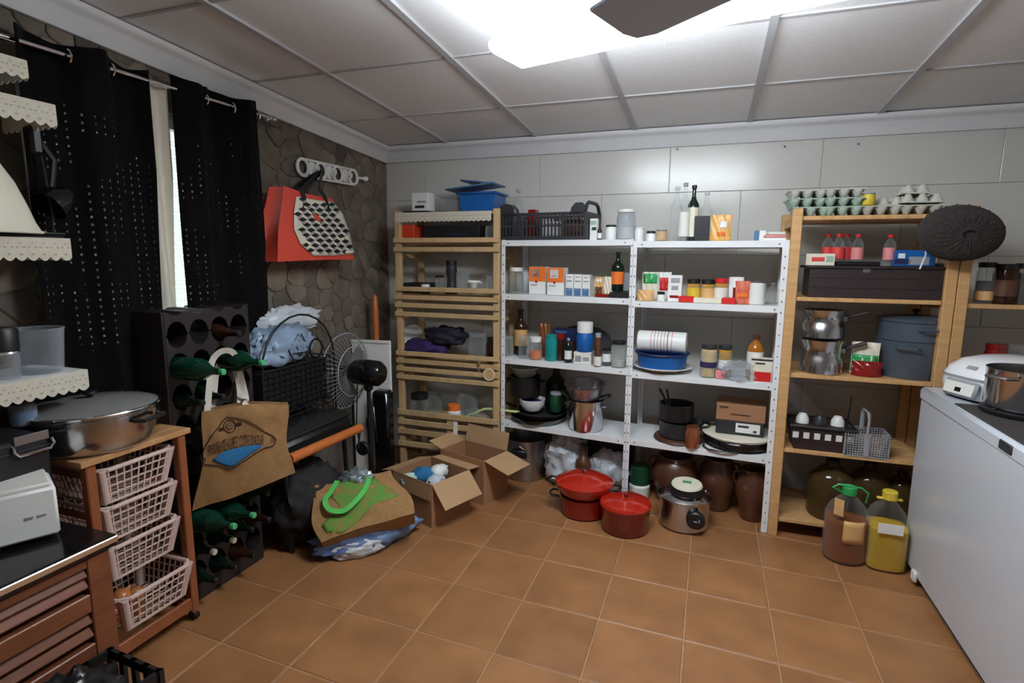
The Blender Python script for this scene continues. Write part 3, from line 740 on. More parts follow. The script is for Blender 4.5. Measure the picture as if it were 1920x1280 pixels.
p = ony(898, 660, 3.535); t = T('wrist_watch', 'gold wrist watch hanging over the slats', 'watch', (p.x, 3.534, .80))
mat('gold', (212,170,90), .3, .8)
MB().box((0, 0, .05), (.016, .004, .10), .001).build('strap', 'plastic_clear', t); MB().cyl((0, .004, .06), .013, .010, 18, rot=RX(PI/2), bev=.002).build('watch_case', 'gold', t)
p = ony(917, 702, 3.54); t = T('wooden_disc', 'round wooden disc hanging on the lowest of the third level slats', 'disc', (p.x, 3.541, p.z))
MB().cyl((0, .006, 0), .045, .012, 24, rot=RX(PI/2), bev=.003).build('disc', 'pine_pale', t); MB().torus((0, -.006, 0), .04, .003, rot=RX(PI/2)).build('rim', 'cream', t)
# level four
zt = .41
jar('dark lidded glass jar on the lowest level of the slatted rack', 787, 3.64, zt, 34, 42, lid='black', lidh=.25)
jar('clear glass jar behind the orange tub', 815, 3.72, zt, 30, 40, lid='plastic_clear')
jar('white tub with orange lid on the lowest level of the slatted rack', 852, 3.61, zt, 26, 30, 'white', 'orange', lidh=.35, name='food_tub', cat='tub')
jar('round glass bowl behind the orange lidded tub', 876, 3.68, zt, 40, 52, lid=None, name='glass_bowl', cat='bowl')
p, _ = sp(893, 3.625, zt); bundle('plastic_bag', 'crumpled clear plastic bag beside the orange lidded tub', 'bag', p, (.09, .05, .05), MATS['plastic_clear'], 9, crease=.5)
t = T('spatula', 'pale green spatula lying along the lowest rack level', 'spatula', (p.x-.02, 3.60, zt+.06))
MB().tube([(0, 0, .0), (.09, -.005, .05), (.14, -.01, .058), (.36, -.01, .056)], .009, 8, flat=.45).build('handle', 'lime', t); MB().box((-.04, .0, -.012), (.10, .05, .005), .002, rot=RYm(-.45)).build('blade', 'lime', t)
tag(MB().box((0, 0, 0), (.035, .001, .10)).build('paper_tag', 'paper', loc=(ony(853, 790, 3.53).x, 3.537, .37), smooth=0), 'small paper tag hanging in front of the lowest slats', 'tag')

# ---- white shelf A, top board
zt = ZA[0]+.0005
p, s = sp(1030, YA(1030)+.17, zt); L_ = .60; D_ = .30; Hc = .175
cr = T('folding_crate', 'black plastic crate on top of the white metal shelf', 'crate', p, -.108)
b = MB()
for y in (-D_/2, D_/2):
    for z, h in ((.012, .024), (.09, .012), (Hc-.01, .02)): b.box((0, y, z), (L_, .008, h))
    for i in range(25): b.box((-L_/2+L_*i/24, y, Hc/2), (.009 if i % 6 else .022, .007, Hc))
b.build('long_sides', 'charcoal', cr, smooth=0)
b = MB()
for x in (-L_/2, L_/2):
    b.box((x, 0, Hc/2), (.012, D_, Hc)); 
    b.tube([(x, -D_/2, Hc), (x, -D_/2+.03, Hc+.045), (x, -D_/2+.07, Hc+.062), (x, D_/2-.07, Hc+.062), (x, D_/2-.03, Hc+.045), (x, D_/2, Hc)], .012, 8)
b.build('end_panels', 'charcoal', cr, smooth=30)
for x in (-L_/2+.05, L_/2-.05): MB().prism([(-.055, Hc-.02), (-.04, Hc+.03), (-.015, Hc+.055), (.03, Hc+.055), (.05, Hc+.03), (.055, Hc-.02)], .012, lambda u, v, d: (x+u, -D_/2-.004+d, v)).build('corner_lug', 'charcoal', cr, smooth=0)
MB().box((0, 0, .004), (L_, D_, .006)).build('base', 'charcoal', cr, smooth=0)
for (dx, dy, w_, h_, m_, nm, lab, c_) in [(-.12, .0, .055, .20, 'red_dark', 'carton', 'red carton standing in the black crate', 'box'), (.0, .04, .13, .12, 'white', 'carton', 'white carton in the middle of the black crate', 'box'), (.17, .0, .12, .13, 'brown', 'carton', 'brown carton in the right of the black crate', 'box')]:
    q = Vector((dx, dy, .007)); q.rotate(Matrix.Rotation(-.108, 3, 'Z')); q += p; t = T(nm, lab, c_, q, -.1)
    MB().box((0, 0, h_/2), (w_, .06, h_), .002).build('box', m_, t, smooth=0); MB().box((0, 0, h_+.0005), (w_*.98, .006, .001)).build('flap_seam', 'paper', t, smooth=0)
bottle('clear glass bottle standing in the left of the black crate', 972, YA(972)+.17, zt+.007, 18, 92, 'glass_clear', 'plastic_grey', 'wine')
carton('slim white and green carton beside the black crate', 1112, YA(1112)+.08, zt, 14, 39, 'white', 14, [(.1, .9, .7, .9, 'eggbox_green'), (.3, .9, .45, .6, 'green_dk')])
bottle('tiny dark bottle with white label on the left white shelf top', 1124, YA(1124)+.08, zt, 8, 25, 'glass_brown', 'black', 'round', 'white', (.1, .5))
jar('small white jar with black lid left of the big clear canister', 1145, YA(1145)+.09, zt, 21, 27, 'white', 'black', lidh=.14, name='cosmetic_jar')
jar('big clear plastic canister with white lid', 1173, YA(1173)+.12, zt, 35, 55, 'plastic_clear', 'white', 'paper', fill=.45, lidh=.1, name='canister', cat='canister')
jar('white plastic pot at the joint of the white shelves', 1198, YB(1198)+.12, ZB[0], 17, 26, 'white', 'white', lidh=.12, name='plastic_pot', cat='pot')
# ---- white shelf A, second board
zt = ZA[1]+.0005
jar('empty glass jar with white lid left of the orange cartons', 968, YA(968)+.09, zt, 26, 48, lid='white', lidh=.15)
for px, yy, lab in ((1007, .07, 'orange and white sugar carton, left one of the pair'), (1041, .045, 'orange and white sugar carton, right one of the pair')):
    carton(lab, px, YA(px)+yy, zt, 33, 51, 'white', 26, [(0, 1, .47, 1, 'orange'), (.18, .66, .62, .93, 'white'), (.25, .55, .68, .72, 'ink'), (.38, .5, .42, .5, 'red_dark'), (.1, .5, .32, .36, 'plastic_grey')], group='orange and white cartons')
for k in range(3):
    carton(['slim blue and white milk carton next to the orange cartons', 'slim blue and white milk carton, middle one of three', 'slim blue and white milk carton, rightmost of three'][k], 1067+k*15.4, YA(1067+k*15)+.04, zt, 14.8, 40, 'white', 18, [(.08, .92, .02, .36, 'blue_lid'), (.25, .8, .27, .33, 'white'), (.15, .85, .66, .72, 'plastic_grey'), (.2, .8, .86, .9, 'plastic_grey')], group='slim milk cartons')
pouch('patterned food packet beside the slim milk cartons', 1122, YA(1122)+.08, zt, 18, 36, 'tan', [(.1, .9, .1, .5, 'brown'), (.2, .8, .75, .9, 'white')])
pouch('cream food packet left of the dark wine bottle', 1139, YA(1139)+.09, zt, 17, 37, 'cream')
carton('flat red packet lying before the food packets', 1128, YA(1128)+.02, zt, 26, 6, 'red_dark', 20)
tbx = carton('flat black plastic tray at the right of the left white shelf', 1161, YA(1161)+.02, zt, 38, 10, 'black', 60, name='flat_tray', cat='tray')
bottle('dark green wine bottle with orange label', 1157, YA(1157)+.12, zt+.037, 23, 72, 'glass_bottle', 'green_dk', 'wine', 'orange', (.18, .5))
carton('grey card standing behind the wine bottle', 1176, YA(1176)+.16, zt+.037, 16, 34, 'plastic_grey', 4, name='card')
# ---- white shelf A, third board
zt = ZA[2]+.0005
jar('small clear jar at the left end of the third white board', 954, YA(954)+.1, zt, 18, 36, lid='plastic_clear')
bottle('dark brown bottle with beige label on the third white board', 976, YA(976)+.2, zt, 25, 84, 'glass_brown', 'black', 'wine', 'tan', (.2, .56))
jar('clear glass jar in front of the dark brown bottle', 983, YA(983)+.07, zt, 22, 42, lid='plastic_clear')
jar('glass jar with white lid and orange contents', 1004, YA(1004)+.06, zt, 24, 42, lid='white', content='orange', fill=.45, lidh=.22)
jar('turquoise glass canister on the third white board', 1033, YA(1033)+.07, zt, 23, 49, 'glass_teal', 'glass_teal', 'teal', fill=.6, lidh=.1, name='canister', cat='canister')
p, s = sp(1052, YA(1052)+.22, zt); t = T('display_box', 'brown tray holding the navy packet at the back of the third board', 'box', p, -.1)
MB().box((0, 0, .06), (.19, .10, .12), .003).build('box', 'brown', t, smooth=0); MB().box((-.06, -.052, .085), (.05, .004, .04)).build('print', 'copper', t, smooth=0)
carton('navy blue packet on the brown tray', 1058, YA(1058)+.18, zt+.121, 46, 22, 'navy', 26, [(.1, .6, .7, .85, 'blue_lid')])
pouch('copper coloured packet behind the orange filled jar', 1019, YA(1019)+.17, zt, 22, 62, 'copper')
jar('small jar with dark red lid behind the turquoise canister', 1050, YA(1050)+.11, zt, 20, 50, 'glass_brown', 'red_dark', lidh=.2)
bottle('small dark bottle with white label before the blue canister', 1065, YA(1065)+.05, zt, 14, 46, 'glass_bottle', 'plastic_grey', 'round', 'white', (.15, .5))
carton('small grey white box under the blue canister', 1091, YA(1091)+.02, zt, 33, 23, 'paper', 30, [(.1, .45, .2, .7, 'plastic_grey'), (.55, .9, .3, .6, 'plastic_grey')])
jar('blue canister with white screw lid standing on a small box', 1096, YA(1096)+.07, zt+.0805, 32, 55, 'blue', 'white', lidh=.36, name='canister', cat='canister')
bottle('slim brown pepper mill bottle on the third white board', 1120, YA(1120)+.02, zt, 15, 62, 'brown', 'plastic_grey', 'mill', 'paper', (.02, .3), cat='bottle', capr=.7)
jar('small dark jar with white label beside the pepper mill', 1137, YA(1137)+.06, zt, 17, 33, 'glass_clear', 'black', 'charcoal', 'white', fill=.9)
jar('glass jar with black lid at the right end of the third white board', 1159, YA(1159)+.05, zt, 27, 50, lid='black', content='eggbox', fill=.3)
p, s = sp(1092, YA(1092)+.30, zt); t = T('oval_platter', 'dark oval platter leaning at the back of the third board', 'platter', (p.x, p.y+.02, zt+.105))
MB().lathe([(0, 0), (.12, 0), (.20, .02), (.205, .026), (.12, .006), (0, .006)], 32, sy=.55, rot=RX(1.25)).build('dish', 'charcoal', t); MB().torus((0, 0, 0), .2, .004, 32, 6, rot=RX(1.25), sy=.55).build('rim', 'steel_dull', t)
# ---- white shelf A, fourth board
zt = ZA[3]+.0005
def pan(label, px, Y, z, wpx, m, hpx=14, handle=None, name='frying_pan', hm='black'):
    p, s = sp(px, Y, z); r = wpx*s/2; h = hpx*s; t = T(name, label, 'pan', p)
    MB().lathe([(0, 0), (r*.8, 0), (r*.86, .004), (r, h), (r*.985, h), (r*.84, .007), (0, .006)], 36).build('pan', m, t)
    if handle is not None:
        a = handle; c, s2 = math.cos(a), math.sin(a)
        MB().tube([(c*r*.95, s2*r*.95, h*.7), (c*(r+.05), s2*(r+.05), h*.9), (c*(r+.17), s2*(r+.17), h*1.1)], .009, 8, flat=.6).build('handle', hm, t)
    return t
pan('black frying pan, lower one of the stack on the left white shelf', 1010, YA(1010)+.15, zt, 104, 'black_gloss', 11, 2.6)
pan('black frying pan, upper one of the stack on the left white shelf', 1014, YA(1014)+.15, zt+.036, 96, 'charcoal', 11, .5)
p, s = sp(998, YA(998)+.14, zt+.072); t = T('mixing_bowl', 'white bowl with purple inside standing on the black frying pans', 'bowl', p)
MB().lathe([(0, 0), (.06, 0), (.088, .04), (.092, .08), (.088, .08), (.083, .04), (.055, .006), (0, .006)], 32).build('bowl', 'white', t); MB().cyl((0, 0, .007), .055, .052, 28, r2=.080).build('lining', 'purple', t)
pot('black saucepan under the pale colander', 985, YA(985)+.19, zt+.155, 56, 38, 'black', hout=.3, handles='black')
p, s = sp(984, YA(984)+.19, zt+.285); t = T('colander', 'pale green plastic colander on the black saucepan', 'colander', p)
mat('pale_mint', (190,214,208), .4)
MB().lathe([(0, 0), (.05, 0), (.075, .02), (.098, .075), (.108, .078), (.108, .083), (.094, .083), (.07, .024), (0, .005)], 32).build('bowl', 'pale_mint', t)
e = MB()
for j in range(3):
    for i in range(26):
        a = 2*PI*i/26+j*.1; r_ = .0805+j*.0065; e.box((r_*math.cos(a), r_*math.sin(a), .034+j*.016), (.004, .008, .008), rz=a)
e.build('drain_holes', 'charcoal', t, kind='stuff', smooth=0)
bottle('dark green bottle at the back of the fourth white board', 1042, YA(1042)+.31, zt, 40, 100, 'glass_bottle', 'green_dk', 'wine')
jar('dark green jar before the tall green bottle', 1042, YA(1042)+.30-.12, zt+.072, 24, 36, 'green_dk', 'plastic_grey', name='tin', cat='tin')
pot('steel saucepan under the steel strainer', 1098, YA(1098)+.10, zt, 64, 57, 'steel', handles='steel_dull', hout=.22, hz=.8)
p, s = sp(1097, YA(1097)+.10, zt+.195); t = T('strainer', 'steel strainer bowl resting in the steel saucepan', 'strainer', p)
MB().lathe([(0, -.05), (.06, -.045), (.095, 0), (.125, .115), (.14, .118), (.14, .122), (.122, .122), (.09, .002), (.055, -.04), (0, -.045)], 36, rot=RX(.12)).build('bowl', 'steel_dull', t)
for sg in (-1, 1): MB().tube([(sg*.10, -.03, .02), (sg*.155, -.02, .045), (sg*.165, 0, .05), (sg*.155, .02, .045), (sg*.10, .03, .02)], .010, 8).build('handle', 'black', t)
MB().box((-.02, -.125, .09), (.012, .02, .05), .003).build('hook', 'steel', t)
# ---- floor under shelf A
pot('tall steel stock pot on the floor under the left white shelf', 986, 3.76, 0, 77, 76, 'steel_dull', hout=.1)
p, s = sp(986, 3.76, .0); r_ = 77*s/2
t2 = T('pot_lid', 'steel lid with black grip hung on the tall stock pot', 'lid', (p.x+.0, p.y-r_-.012, .215)); MB().box((0, 0, 0), (.12, .018, .055), .01).build('grip', 'black', t2); MB().tube([(-.05, 0, .03), (0, .0, .055), (.05, 0, .03)], .006, 8).build('bracket', 'steel', t2)
p, _ = sp(1063, 3.74, 0); bundle('plastic_bag', 'white plastic carrier bag behind the stacked red casserole', 'bag', p, (.16, .13, .20), MATS['bag_film'], 12, .25, 2.2, crease=.5)
p, _ = sp(1138, 3.72, 0); bundle('plastic_bag', 'white plastic bag by the middle white upright', 'bag', p, (.13, .11, .17), MATS['bag_film'], 15, .25, 2.2, crease=.5)
bottle('green and brown vase behind the stacked red casserole', 1092, 3.62, 0, 30, 92, 'earthen', 'green_dk', 'wine', cat='vase', name='vase')
pot('dark basin under the left white shelf behind the bags', 1140, 3.86, .0, 90, 96, 'black', name='basin')
# ---- red casseroles
p, s = sp(1094, 3.30, 0); t = T('casserole', 'red enamel casserole topped by a wider red pan with black handles', 'pot', p); 
MB().lathe([(0, 0), (.125, 0), (.138, .01), (.148, .125), (.152, .128), (.14, .128), (.13, .012), (0, .01)], 40).build('pot', 'red_dark', t)
MB().lathe([(0, .129), (.13, .129), (.165, .16), (.178, .20), (.180, .206), (0, .206)], 40).build('pan_cover', 'red_enamel', t)
MB().lathe([(.180, .206), (.182, .214), (.15, .235), (.08, .258), (.02, .264), (0, .264)], 40).build('lid', 'red_enamel', t)
MB().lathe([(0, .288), (.012, .286), (.015, .278), (.007, .27), (.007, .262), (0, .262)], 16).build('knob', 'steel_dull', t)
for zz, rr in ((.19, .178), (.105, .147)):
    for sg in (-1, 1):
        e_ = .05 if zz > .15 else .07
        MB().tube([(sg*rr, -.045, zz), (sg*(rr+e_*.8), -.045, zz+.004), (sg*(rr+e_), -.02, zz+.006), (sg*(rr+e_), .02, zz+.006), (sg*(rr+e_*.8), .045, zz+.004), (sg*rr, .045, zz)], .007, 8).build('handle', 'black', t)
p, s = sp(1171, 3.18, 0); t = T('casserole', 'small round red enamel casserole with matching lid on the tiles', 'pot', p)
MB().lathe([(0, 0), (.128, 0), (.138, .012), (.145, .14), (.148, .146), (.135, .146), (.125, .012), (0, .01)], 40).build('pot', 'red_dark', t)
MB().lathe([(.0, .147), (.148, .147), (.152, .158), (.145, .172), (.10, .188), (.03, .195), (0, .195)], 40).build('lid', 'red_enamel', t)
MB().lathe([(0, .225), (.014, .223), (.018, .214), (.008, .202), (.008, .19), (0, .19)], 16).build('knob', 'red_dark', t)
# ---- pressure cooker
p, s = sp(1281, 3.36, 0); t = T('pressure_cooker', 'steel pressure cooker with white and green lid dial', 'pressure cooker', p)
MB().lathe([(0, 0), (.135, 0), (.146, .012), (.148, .175), (.152, .182), (.14, .182), (.135, .014), (0, .012)], 40).build('pot', 'steel', t)
MB().lathe([(.156, .176), (.158, .19), (.14, .205), (.10, .222), (.0, .225)], 40).build('lid', 'steel', t)
MB().lathe([(0, .222), (.092, .222), (.10, .235), (.096, .258), (0, .262)], 32, c=(.01, -.02, 0), rot=RX(.08)).build('dial_base', 'black', t)
MB().lathe([(0, .262), (.084, .262), (.09, .268), (.085, .278), (0, .282)], 32, c=(.01, -.02, 0), rot=RX(.08)).build('dial', 'cream', t)
MB().box((.01, -.04, .285), (.05, .02, .004), .001).build('dial_print', 'green', t, smooth=0)
MB().cyl((.07, -.125, .10), .052, .04, 24, rot=RX(PI/2) @ Matrix.Rotation(0, 3, 'Z'), bev=.008).build('side_handle', 'black', t)
MB().box((.07, -.168, .10), (.02, .006, .006)).box((.09, -.168, .106), (.006, .006, .018)).build('handle_marks', 'plastic_grey', t, smooth=0)
for a in (.3, 2.2, 3.6, 5.2): MB().cyl((.125*math.cos(a), .125*math.sin(a), .205), .007, .012, 10).build('stud', 'chrome', t)
# ---- earthenware under shelf B
def urn(label, px, Y, wpx, hpx, m='earthen'):
    p, s = sp(px, Y, 0); r = wpx*s/2; h = hpx*s; t = T('earthenware_jar', label, 'pot', p, group='earthenware jars under the white shelf')
    MB().lathe([(0, 0), (r*.55, 0), (r*.62, h*.03), (r*.92, h*.45), (r, h*.62), (r*.9, h*.82), (r*.72, h*.92), (r*.74, h), (r*.66, h), (r*.62, h*.9), (r*.5, h*.1), (0, h*.06)], 32).build('body', m, t)
    for sg in (-1, 1): MB().tube([(sg*r*.72, 0, h*.92), (sg*r*1.05, 0, h*.9), (sg*r*1.1, 0, h*.78), (sg*r*.93, 0, h*.66)], .010, 8).build('ear', m, t)
    return t
urn('wide brown earthenware jar behind the pressure cooker', 1262, 3.66, 84, 92)
urn('brown earthenware jar between the pressure cooker and the last jar', 1342, 3.66, 68, 98)
urn('brown earthenware jar beside the right white upright', 1408, 3.58, 64, 98)
jar('dark green tub with white base left of the earthenware', 1198, 3.66, 0, 38, 62, 'white', 'green_dk', lidh=.55, name='food_tub', cat='tub')
# ---- white shelf B, top
zt = ZB[0]+.0005
jar('tiny jar with dark lid at the left of the right white shelf top', 1220, YB(1220)+.09, zt, 18, 19, 'white', 'black', lidh=.25)
jar('tan jar beside the clear bottles on the right white shelf top', 1240, YB(1240)+.09, zt, 22, 22, 'glass_clear', 'plastic_grey', 'tan', fill=.9)
bottle('tall clear glass bottle, leftmost of the bottle group', 1266, YB(1266)+.14, zt, 22, 100, 'glass_clear', 'plastic_clear', 'wine')
bottle('tall clear glass bottle with patterned label beside the dark bottle', 1281, YB(1281)+.08, zt, 20, 106, 'glass_clear', 'plastic_grey', 'wine', 'paper', (.08, .5))
bottle('dark bottle with long cream label among the clear bottles', 1297, YB(1297)+.11, zt, 21, 102, 'glass_bottle', 'black', 'wine', 'cream', (.08, .6))
bottle('clear swing top bottle behind the black box', 1321, YB(1321)+.2, zt, 22, 90, 'glass_clear', 'plastic_clear', 'wine')
carton('black box standing between the bottles and the snack bag', 1315, YB(1315)+.06, zt, 27, 46, 'black', 20, rz=.1)
pouch('orange snack bag standing on the right white shelf top', 1350, YB(1350)+.06, zt, 38, 48, 'snack', [(.45, .85, .5, .75, 'white'), (.35, .72, .18, .34, 'orange')])
carton('small blue and white box at the right of the white shelf top', 1424, YB(1424)+.1, zt, 20, 19, 'white', 16, [(0, .45, 0, 1, 'blue_lid')])
for k, (m_, lab) in enumerate([('white', 'white flat packet, bottom of the little pile'), ('pink', 'pink flat packet, middle of the little pile'), ('paper', 'grey white flat packet, top of the little pile')]):
    carton(lab+' by the pine post', 1451+k*3, YB(1451)+.06, zt+k*.0165, 42-k*6, 5, m_, 36, rz=.1*k, name='flat_packet')
# ---- white shelf B, second board
zt = ZB[1]+.0005
pouch('green and cream food bag at the left of the second board', 1217, YB(1217)+.10, zt, 30, 52, 'cream', [(.05, .95, .6, .95, 'green')])
pouch('tan bag of pasta lying at the left white upright', 1208, YB(1208)+.03, zt, 32, 20, 'tan', puff=.6)
pouch('red and white food bag behind the white carton', 1243, YB(1243)+.14, zt, 26, 52, 'white', [(.2, .95, .35, .8, 'red')])
jar('small white jar with black lid left of the white carton', 1239, YB(1239)+.05, zt, 15, 18, 'white', 'black', lidh=.3)
carton('tall white carton with red print on the second board', 1264, YB(1264)+.05, zt, 25, 49, 'white', 18, [(.2, .85, .72, .9, 'plastic_grey'), (.25, .75, .45, .6, 'plastic_grey'), (.15, .8, .14, .24, 'red_dark')])
for px, lid_, lab, c_ in ((1299, 'black', 'yellow jar with black lid, left of the three', 'honey'), (1326, 'black', 'yellow jar with black lid, middle of the three', 'honey'), (1351, 'red', 'yellow jar with red lid, right of the three', 'honey')):
    jar(lab, px, YB(px)+.12, zt, 25, 42 if lid_ == 'black' else 45, 'glass_clear', lid_, c_, 'yellow' if px < 1310 else ('tan' if px < 1340 else 'paper'), .95, lidh=.2, group='yellow jars', labz=(.2, .62))
carton('flat red packet lying before the yellow jars', 1286, YB(1286)+.03, zt, 27, 11, 'red', 22)
carton('flat cream packet lying before the yellow jars', 1326, YB(1326)+.03, zt, 50, 9, 'cream', 22)
carton('flat red packet lying beside the orange food bag', 1366, YB(1366)+.02, zt, 24, 11, 'red', 22)
pouch('white food bag behind the orange food bag', 1378, YB(1378)+.12, zt, 26, 48, 'white', [(.3, .8, .2, .6, 'red_dark')])
pouch('orange red food bag left of the white tin', 1391, YB(1391)+.04, zt, 27, 43, 'red_bag', [(.15, .85, .3, .5, 'orange')])
jar('white tin with printed wrap at the right of the second board', 1418, YB(1418)+.07, zt, 29, 43, 'paper', 'steel_dull', lidh=.06, lab='white', labz=(.06, .92), name='tin_can', cat='can')
bottle('small clear glass by the right upright of the second board', 1448, YB(1448)+.14, zt, 20, 40, 'glass_clear', 'plastic_clear', 'round')
# ---- white shelf B, third board
zt = ZB[2]+.0005
p, s = sp(1242, YB(1242)+.14, zt); t = T('plate', 'white dinner plate under the blue bowl', 'plate', p); MB().lathe([(0, 0), (.10, 0), (.172, .028), (.178, .032), (.10, .006), (0, .006)], 36).build('dish', 'cream', t); MB().torus((0, 0, .031), .176, .003, 36, 6).build('rim', 'white', t)
p2 = p+Vector((-.006, 0, .008)); t = T('mixing_bowl', 'blue plastic bowl on the dinner plate', 'bowl', p2)
MB().lathe([(0, 0), (.12, 0), (.145, .02), (.156, .10), (.166, .104), (.166, .11), (.15, .11), (.138, .024), (0, .008)], 40).build('bowl', 'blue', t); MB().torus((0, 0, .107), .163, .005, 40, 6).build('rim', 'navy', t)
t = T('paper_roll', 'white kitchen paper roll with striped print lying on the blue bowl', 'paper roll', p2+Vector((-.15, -.01, .176)), rot=(0, PI/2, -.06))
MB().lathe([(.022, 0), (.062, 0), (.066, .004), (.066, .292), (.062, .296), (.022, .296), (.022, 0)], 36).build('roll', 'white', t)
for k, (x, m_) in enumerate([(.085, 'pink'), (.105, 'plastic_grey'), (.125, 'pink'), (.145, 'plastic_grey'), (.165, 'pink'), (.185, 'charcoal'), (.21, 'pink')]):
    MB().lathe([(.0662, x), (.0667, x), (.0667, x+.005), (.0662, x+.005)], 36).build('stripe', m_, t)
jar('mushroom jar with dark lid, nearer one of the pair', 1327, YB(1327)+.05, zt, 30, 62, 'glass_clear', 'charcoal', 'mushroom', 'purple', .95, labz=(.32, .48))
jar('mushroom jar with white label, farther one of the pair', 1357, YB(1357)+.10, zt, 26, 60, 'glass_clear', 'charcoal', 'honey', 'paper', .95, labz=(.25, .55))
bottle('amber bottle with white label on the third board', 1413, YB(1413)+.13, zt, 29, 82, 'glass_amber', 'brown', 'round', 'paper', (.2, .62))
carton('carton picturing red sauce at the right of the third board', 1426, YB(1426)+.02, zt, 37, 44, 'cream', 24, [(0, 1, .93, 1, 'charcoal'), (.2, .65, .78, .84, 'charcoal'), (.18, .95, .03, .45, 'red'), (0, 1, .0, .03, 'white')])
p, s = sp(1384, YB(1384)+.03, zt); bundle('plastic_bag', 'crumpled clear plastic bag between the jars and the sauce carton', 'bag', p, (.10, .05, .06), MATS['plastic_clear'], 21, crease=.6)
p, s = sp(1347, YB(1347)+.015, zt); pouch('pink corner packet on the edge of the third board', 1350, YB(1350)+.01, zt, 18, 16, 'pink', puff=.5)
# ---- white shelf B, fourth board
zt = ZB[3]+.0005
p, s = sp(1272, YB(1272)+.14, zt); t = T('baking_stone', 'round dark brown plate under the black pots', 'plate', p); MB().lathe([(0, 0), (.14, 0), (.155, .008), (.15, .016), (0, .016)], 36).build('disc', 'brown', t); MB().torus((0, 0, .014), .148, .004, 36, 6).build('rim', 'wood_dark', t)
pot('black pot on the round brown plate', 1272, YB(1272)+.15, zt+.018, 72, 30, 'charcoal', name='cooking_pot')
pot('black fondue pot on top of the lower black pot', 1268, YB(1268)+.15, zt+.122, 62, 32, 'black', name='fondue_pot')
t = T('serving_tongs', 'black tongs sticking out of the fondue pot', 'tongs', (p.x-.06, p.y+.01, zt+.16))
for k in (-1, 1): MB().tube([(.0+k*.004, 0, 0), (-.02+k*.01, 0, .08), (-.05+k*.022, 0, .155)], .008, 6, flat=.5).build('arm', 'black', t)
pan('black small frying pan leaning on the fondue pot', 1306, YB(1306)+.2, zt+.07, 50, 'black', 10, .3)
jar('copper coloured cup on the edge of the fourth board', 1297, YB(1297)+.015, zt, 27, 40, 'copper', None, name='cup', cat='cup')
p, s = sp(1382, YB(1382)+.19, zt); t = T('crepe_maker', 'black electric crepe maker with cream round plate', 'appliance', p)
MB().lathe([(0, 0), (.18, 0), (.20, .015), (.205, .05), (.195, .066), (0, .066)], 44).build('base', 'black_gloss', t)
MB().lathe([(0, .068), (.21, .068), (.214, .076), (.21, .084), (0, .086)], 44).build('plate', 'cream', t); MB().torus((0, 0, .066), .203, .004, 44, 6).build('trim_ring', 'chrome', t)
cb2 = Vector((p.x-.20, p.y-.10, zt+.006)); MB().tube([(-.19, -.10, .03), (-.2, -.14, .008), (-.17, -.19, .006), (-.1, -.205, .006), (-.04, -.205, .006), (.0, -.195, .006)], .005, 8).build('cable', 'black', t)
p3 = p+Vector((.005, -.04, .088)); t = T('shoe_box', 'brown cardboard box with dark base and white label on the crepe maker', 'box', p3, -.05)
MB().box((0, .04, .042), (.27, .21, .084), .003).build('dark_base', 'charcoal', t, smooth=0); MB().box((0, .04, .135), (.275, .215, .10), .003).build('lid', 'cardboard', t, smooth=0)
MB().box((.045, -.0665, .045), (.135, .002, .058)).build('label_sheet', 'white', t, smooth=0); MB().box((.02, -.0685, .055), (.06, .0015, .012)).box((.085, -.0685, .03), (.02, .0015, .012)).build('label_print', 'charcoal', t, smooth=0)
MB().box((-.095, -.0685, .165), (.05, .0015, .012)).box((0, -.0685, .125), (.11, .0015, .008)).build('lid_print', 'brown', t, smooth=0)

# ---- egg cartons on the pine shelf
zt = 1.8255; Yp = 3.385
def egg_tray(name, label, loc, nx, ny, m, rz=0, pitch=.062, h=.05, flip=False, group='egg cartons', rot=None):
    b = MB(); n = 6
    def f(u, v):
        x, y = u*nx, v*ny; c = (.5-.5*math.cos(2*PI*x))*(.5-.5*math.cos(2*PI*y))
        e = min(1, min(u, 1-u)*nx*4, min(v, 1-v)*ny*4); z = h*(1-min(1, 1.35*c)**.55); z = min(z, h*.86)
        return ((u-.5)*nx*pitch, (v-.5)*ny*pitch, (h-z) if flip else z)
    b.grid(f, nx*n, ny*n); t = T(name, label, 'egg carton', loc, rz, group, rot=rot)
    b.build('cups', m, t, solid=.003, smooth=60)
    W, D = nx*pitch, ny*pitch; zz = h*.14 if flip else h*.86
    MB().tube([(-W/2, -D/2, zz), (W/2, -D/2, zz), (W/2, D/2, zz), (-W/2, D/2, zz)], .0035, 5, True).build('rim', m, t)
    return t
def egg_at(label, px, off, z, nx, m, ny=3, rz=0, flip=False, rot=None):
    p, s = sp(px, Yp+off, z); return egg_tray('egg_carton', label, p, nx, ny, m, rz, flip=flip, rot=rot)
egg_at('green egg carton, lowest of the leftmost stack', 1516, .10, zt, 3, 'eggbox_green')
egg_at('green egg carton, middle of the leftmost stack', 1508, .10, zt+.045, 3, 'eggbox_green', rz=.05)
egg_at('grey egg carton, top of the leftmost stack', 1510, .12, zt+.09, 3, 'eggbox')
egg_at('green egg carton, lowest of the second stack', 1575, .10, zt, 3, 'eggbox_green', rz=-.03)
egg_at('green egg carton, middle of the second stack', 1574, .10, zt+.045, 3, 'eggbox_green', rz=.06)
egg_at('grey egg carton, top of the second stack', 1578, .11, zt+.092, 3, 'eggbox', rz=-.04)
egg_at('grey egg carton under the yellow pot', 1645, .10, zt, 3, 'eggbox')
egg_at('grey egg carton, upper one in the middle of the pine shelf top', 1662, .17, zt+.046, 2, 'eggbox', flip=True)
egg_at('grey egg carton, lower one at the right of the pine shelf top', 1716, .10, zt, 3, 'eggbox', rz=.04)
egg_at('grey upside down egg carton at the right of the pine shelf top', 1720, .11, zt+.052, 3, 'eggbox', flip=True)
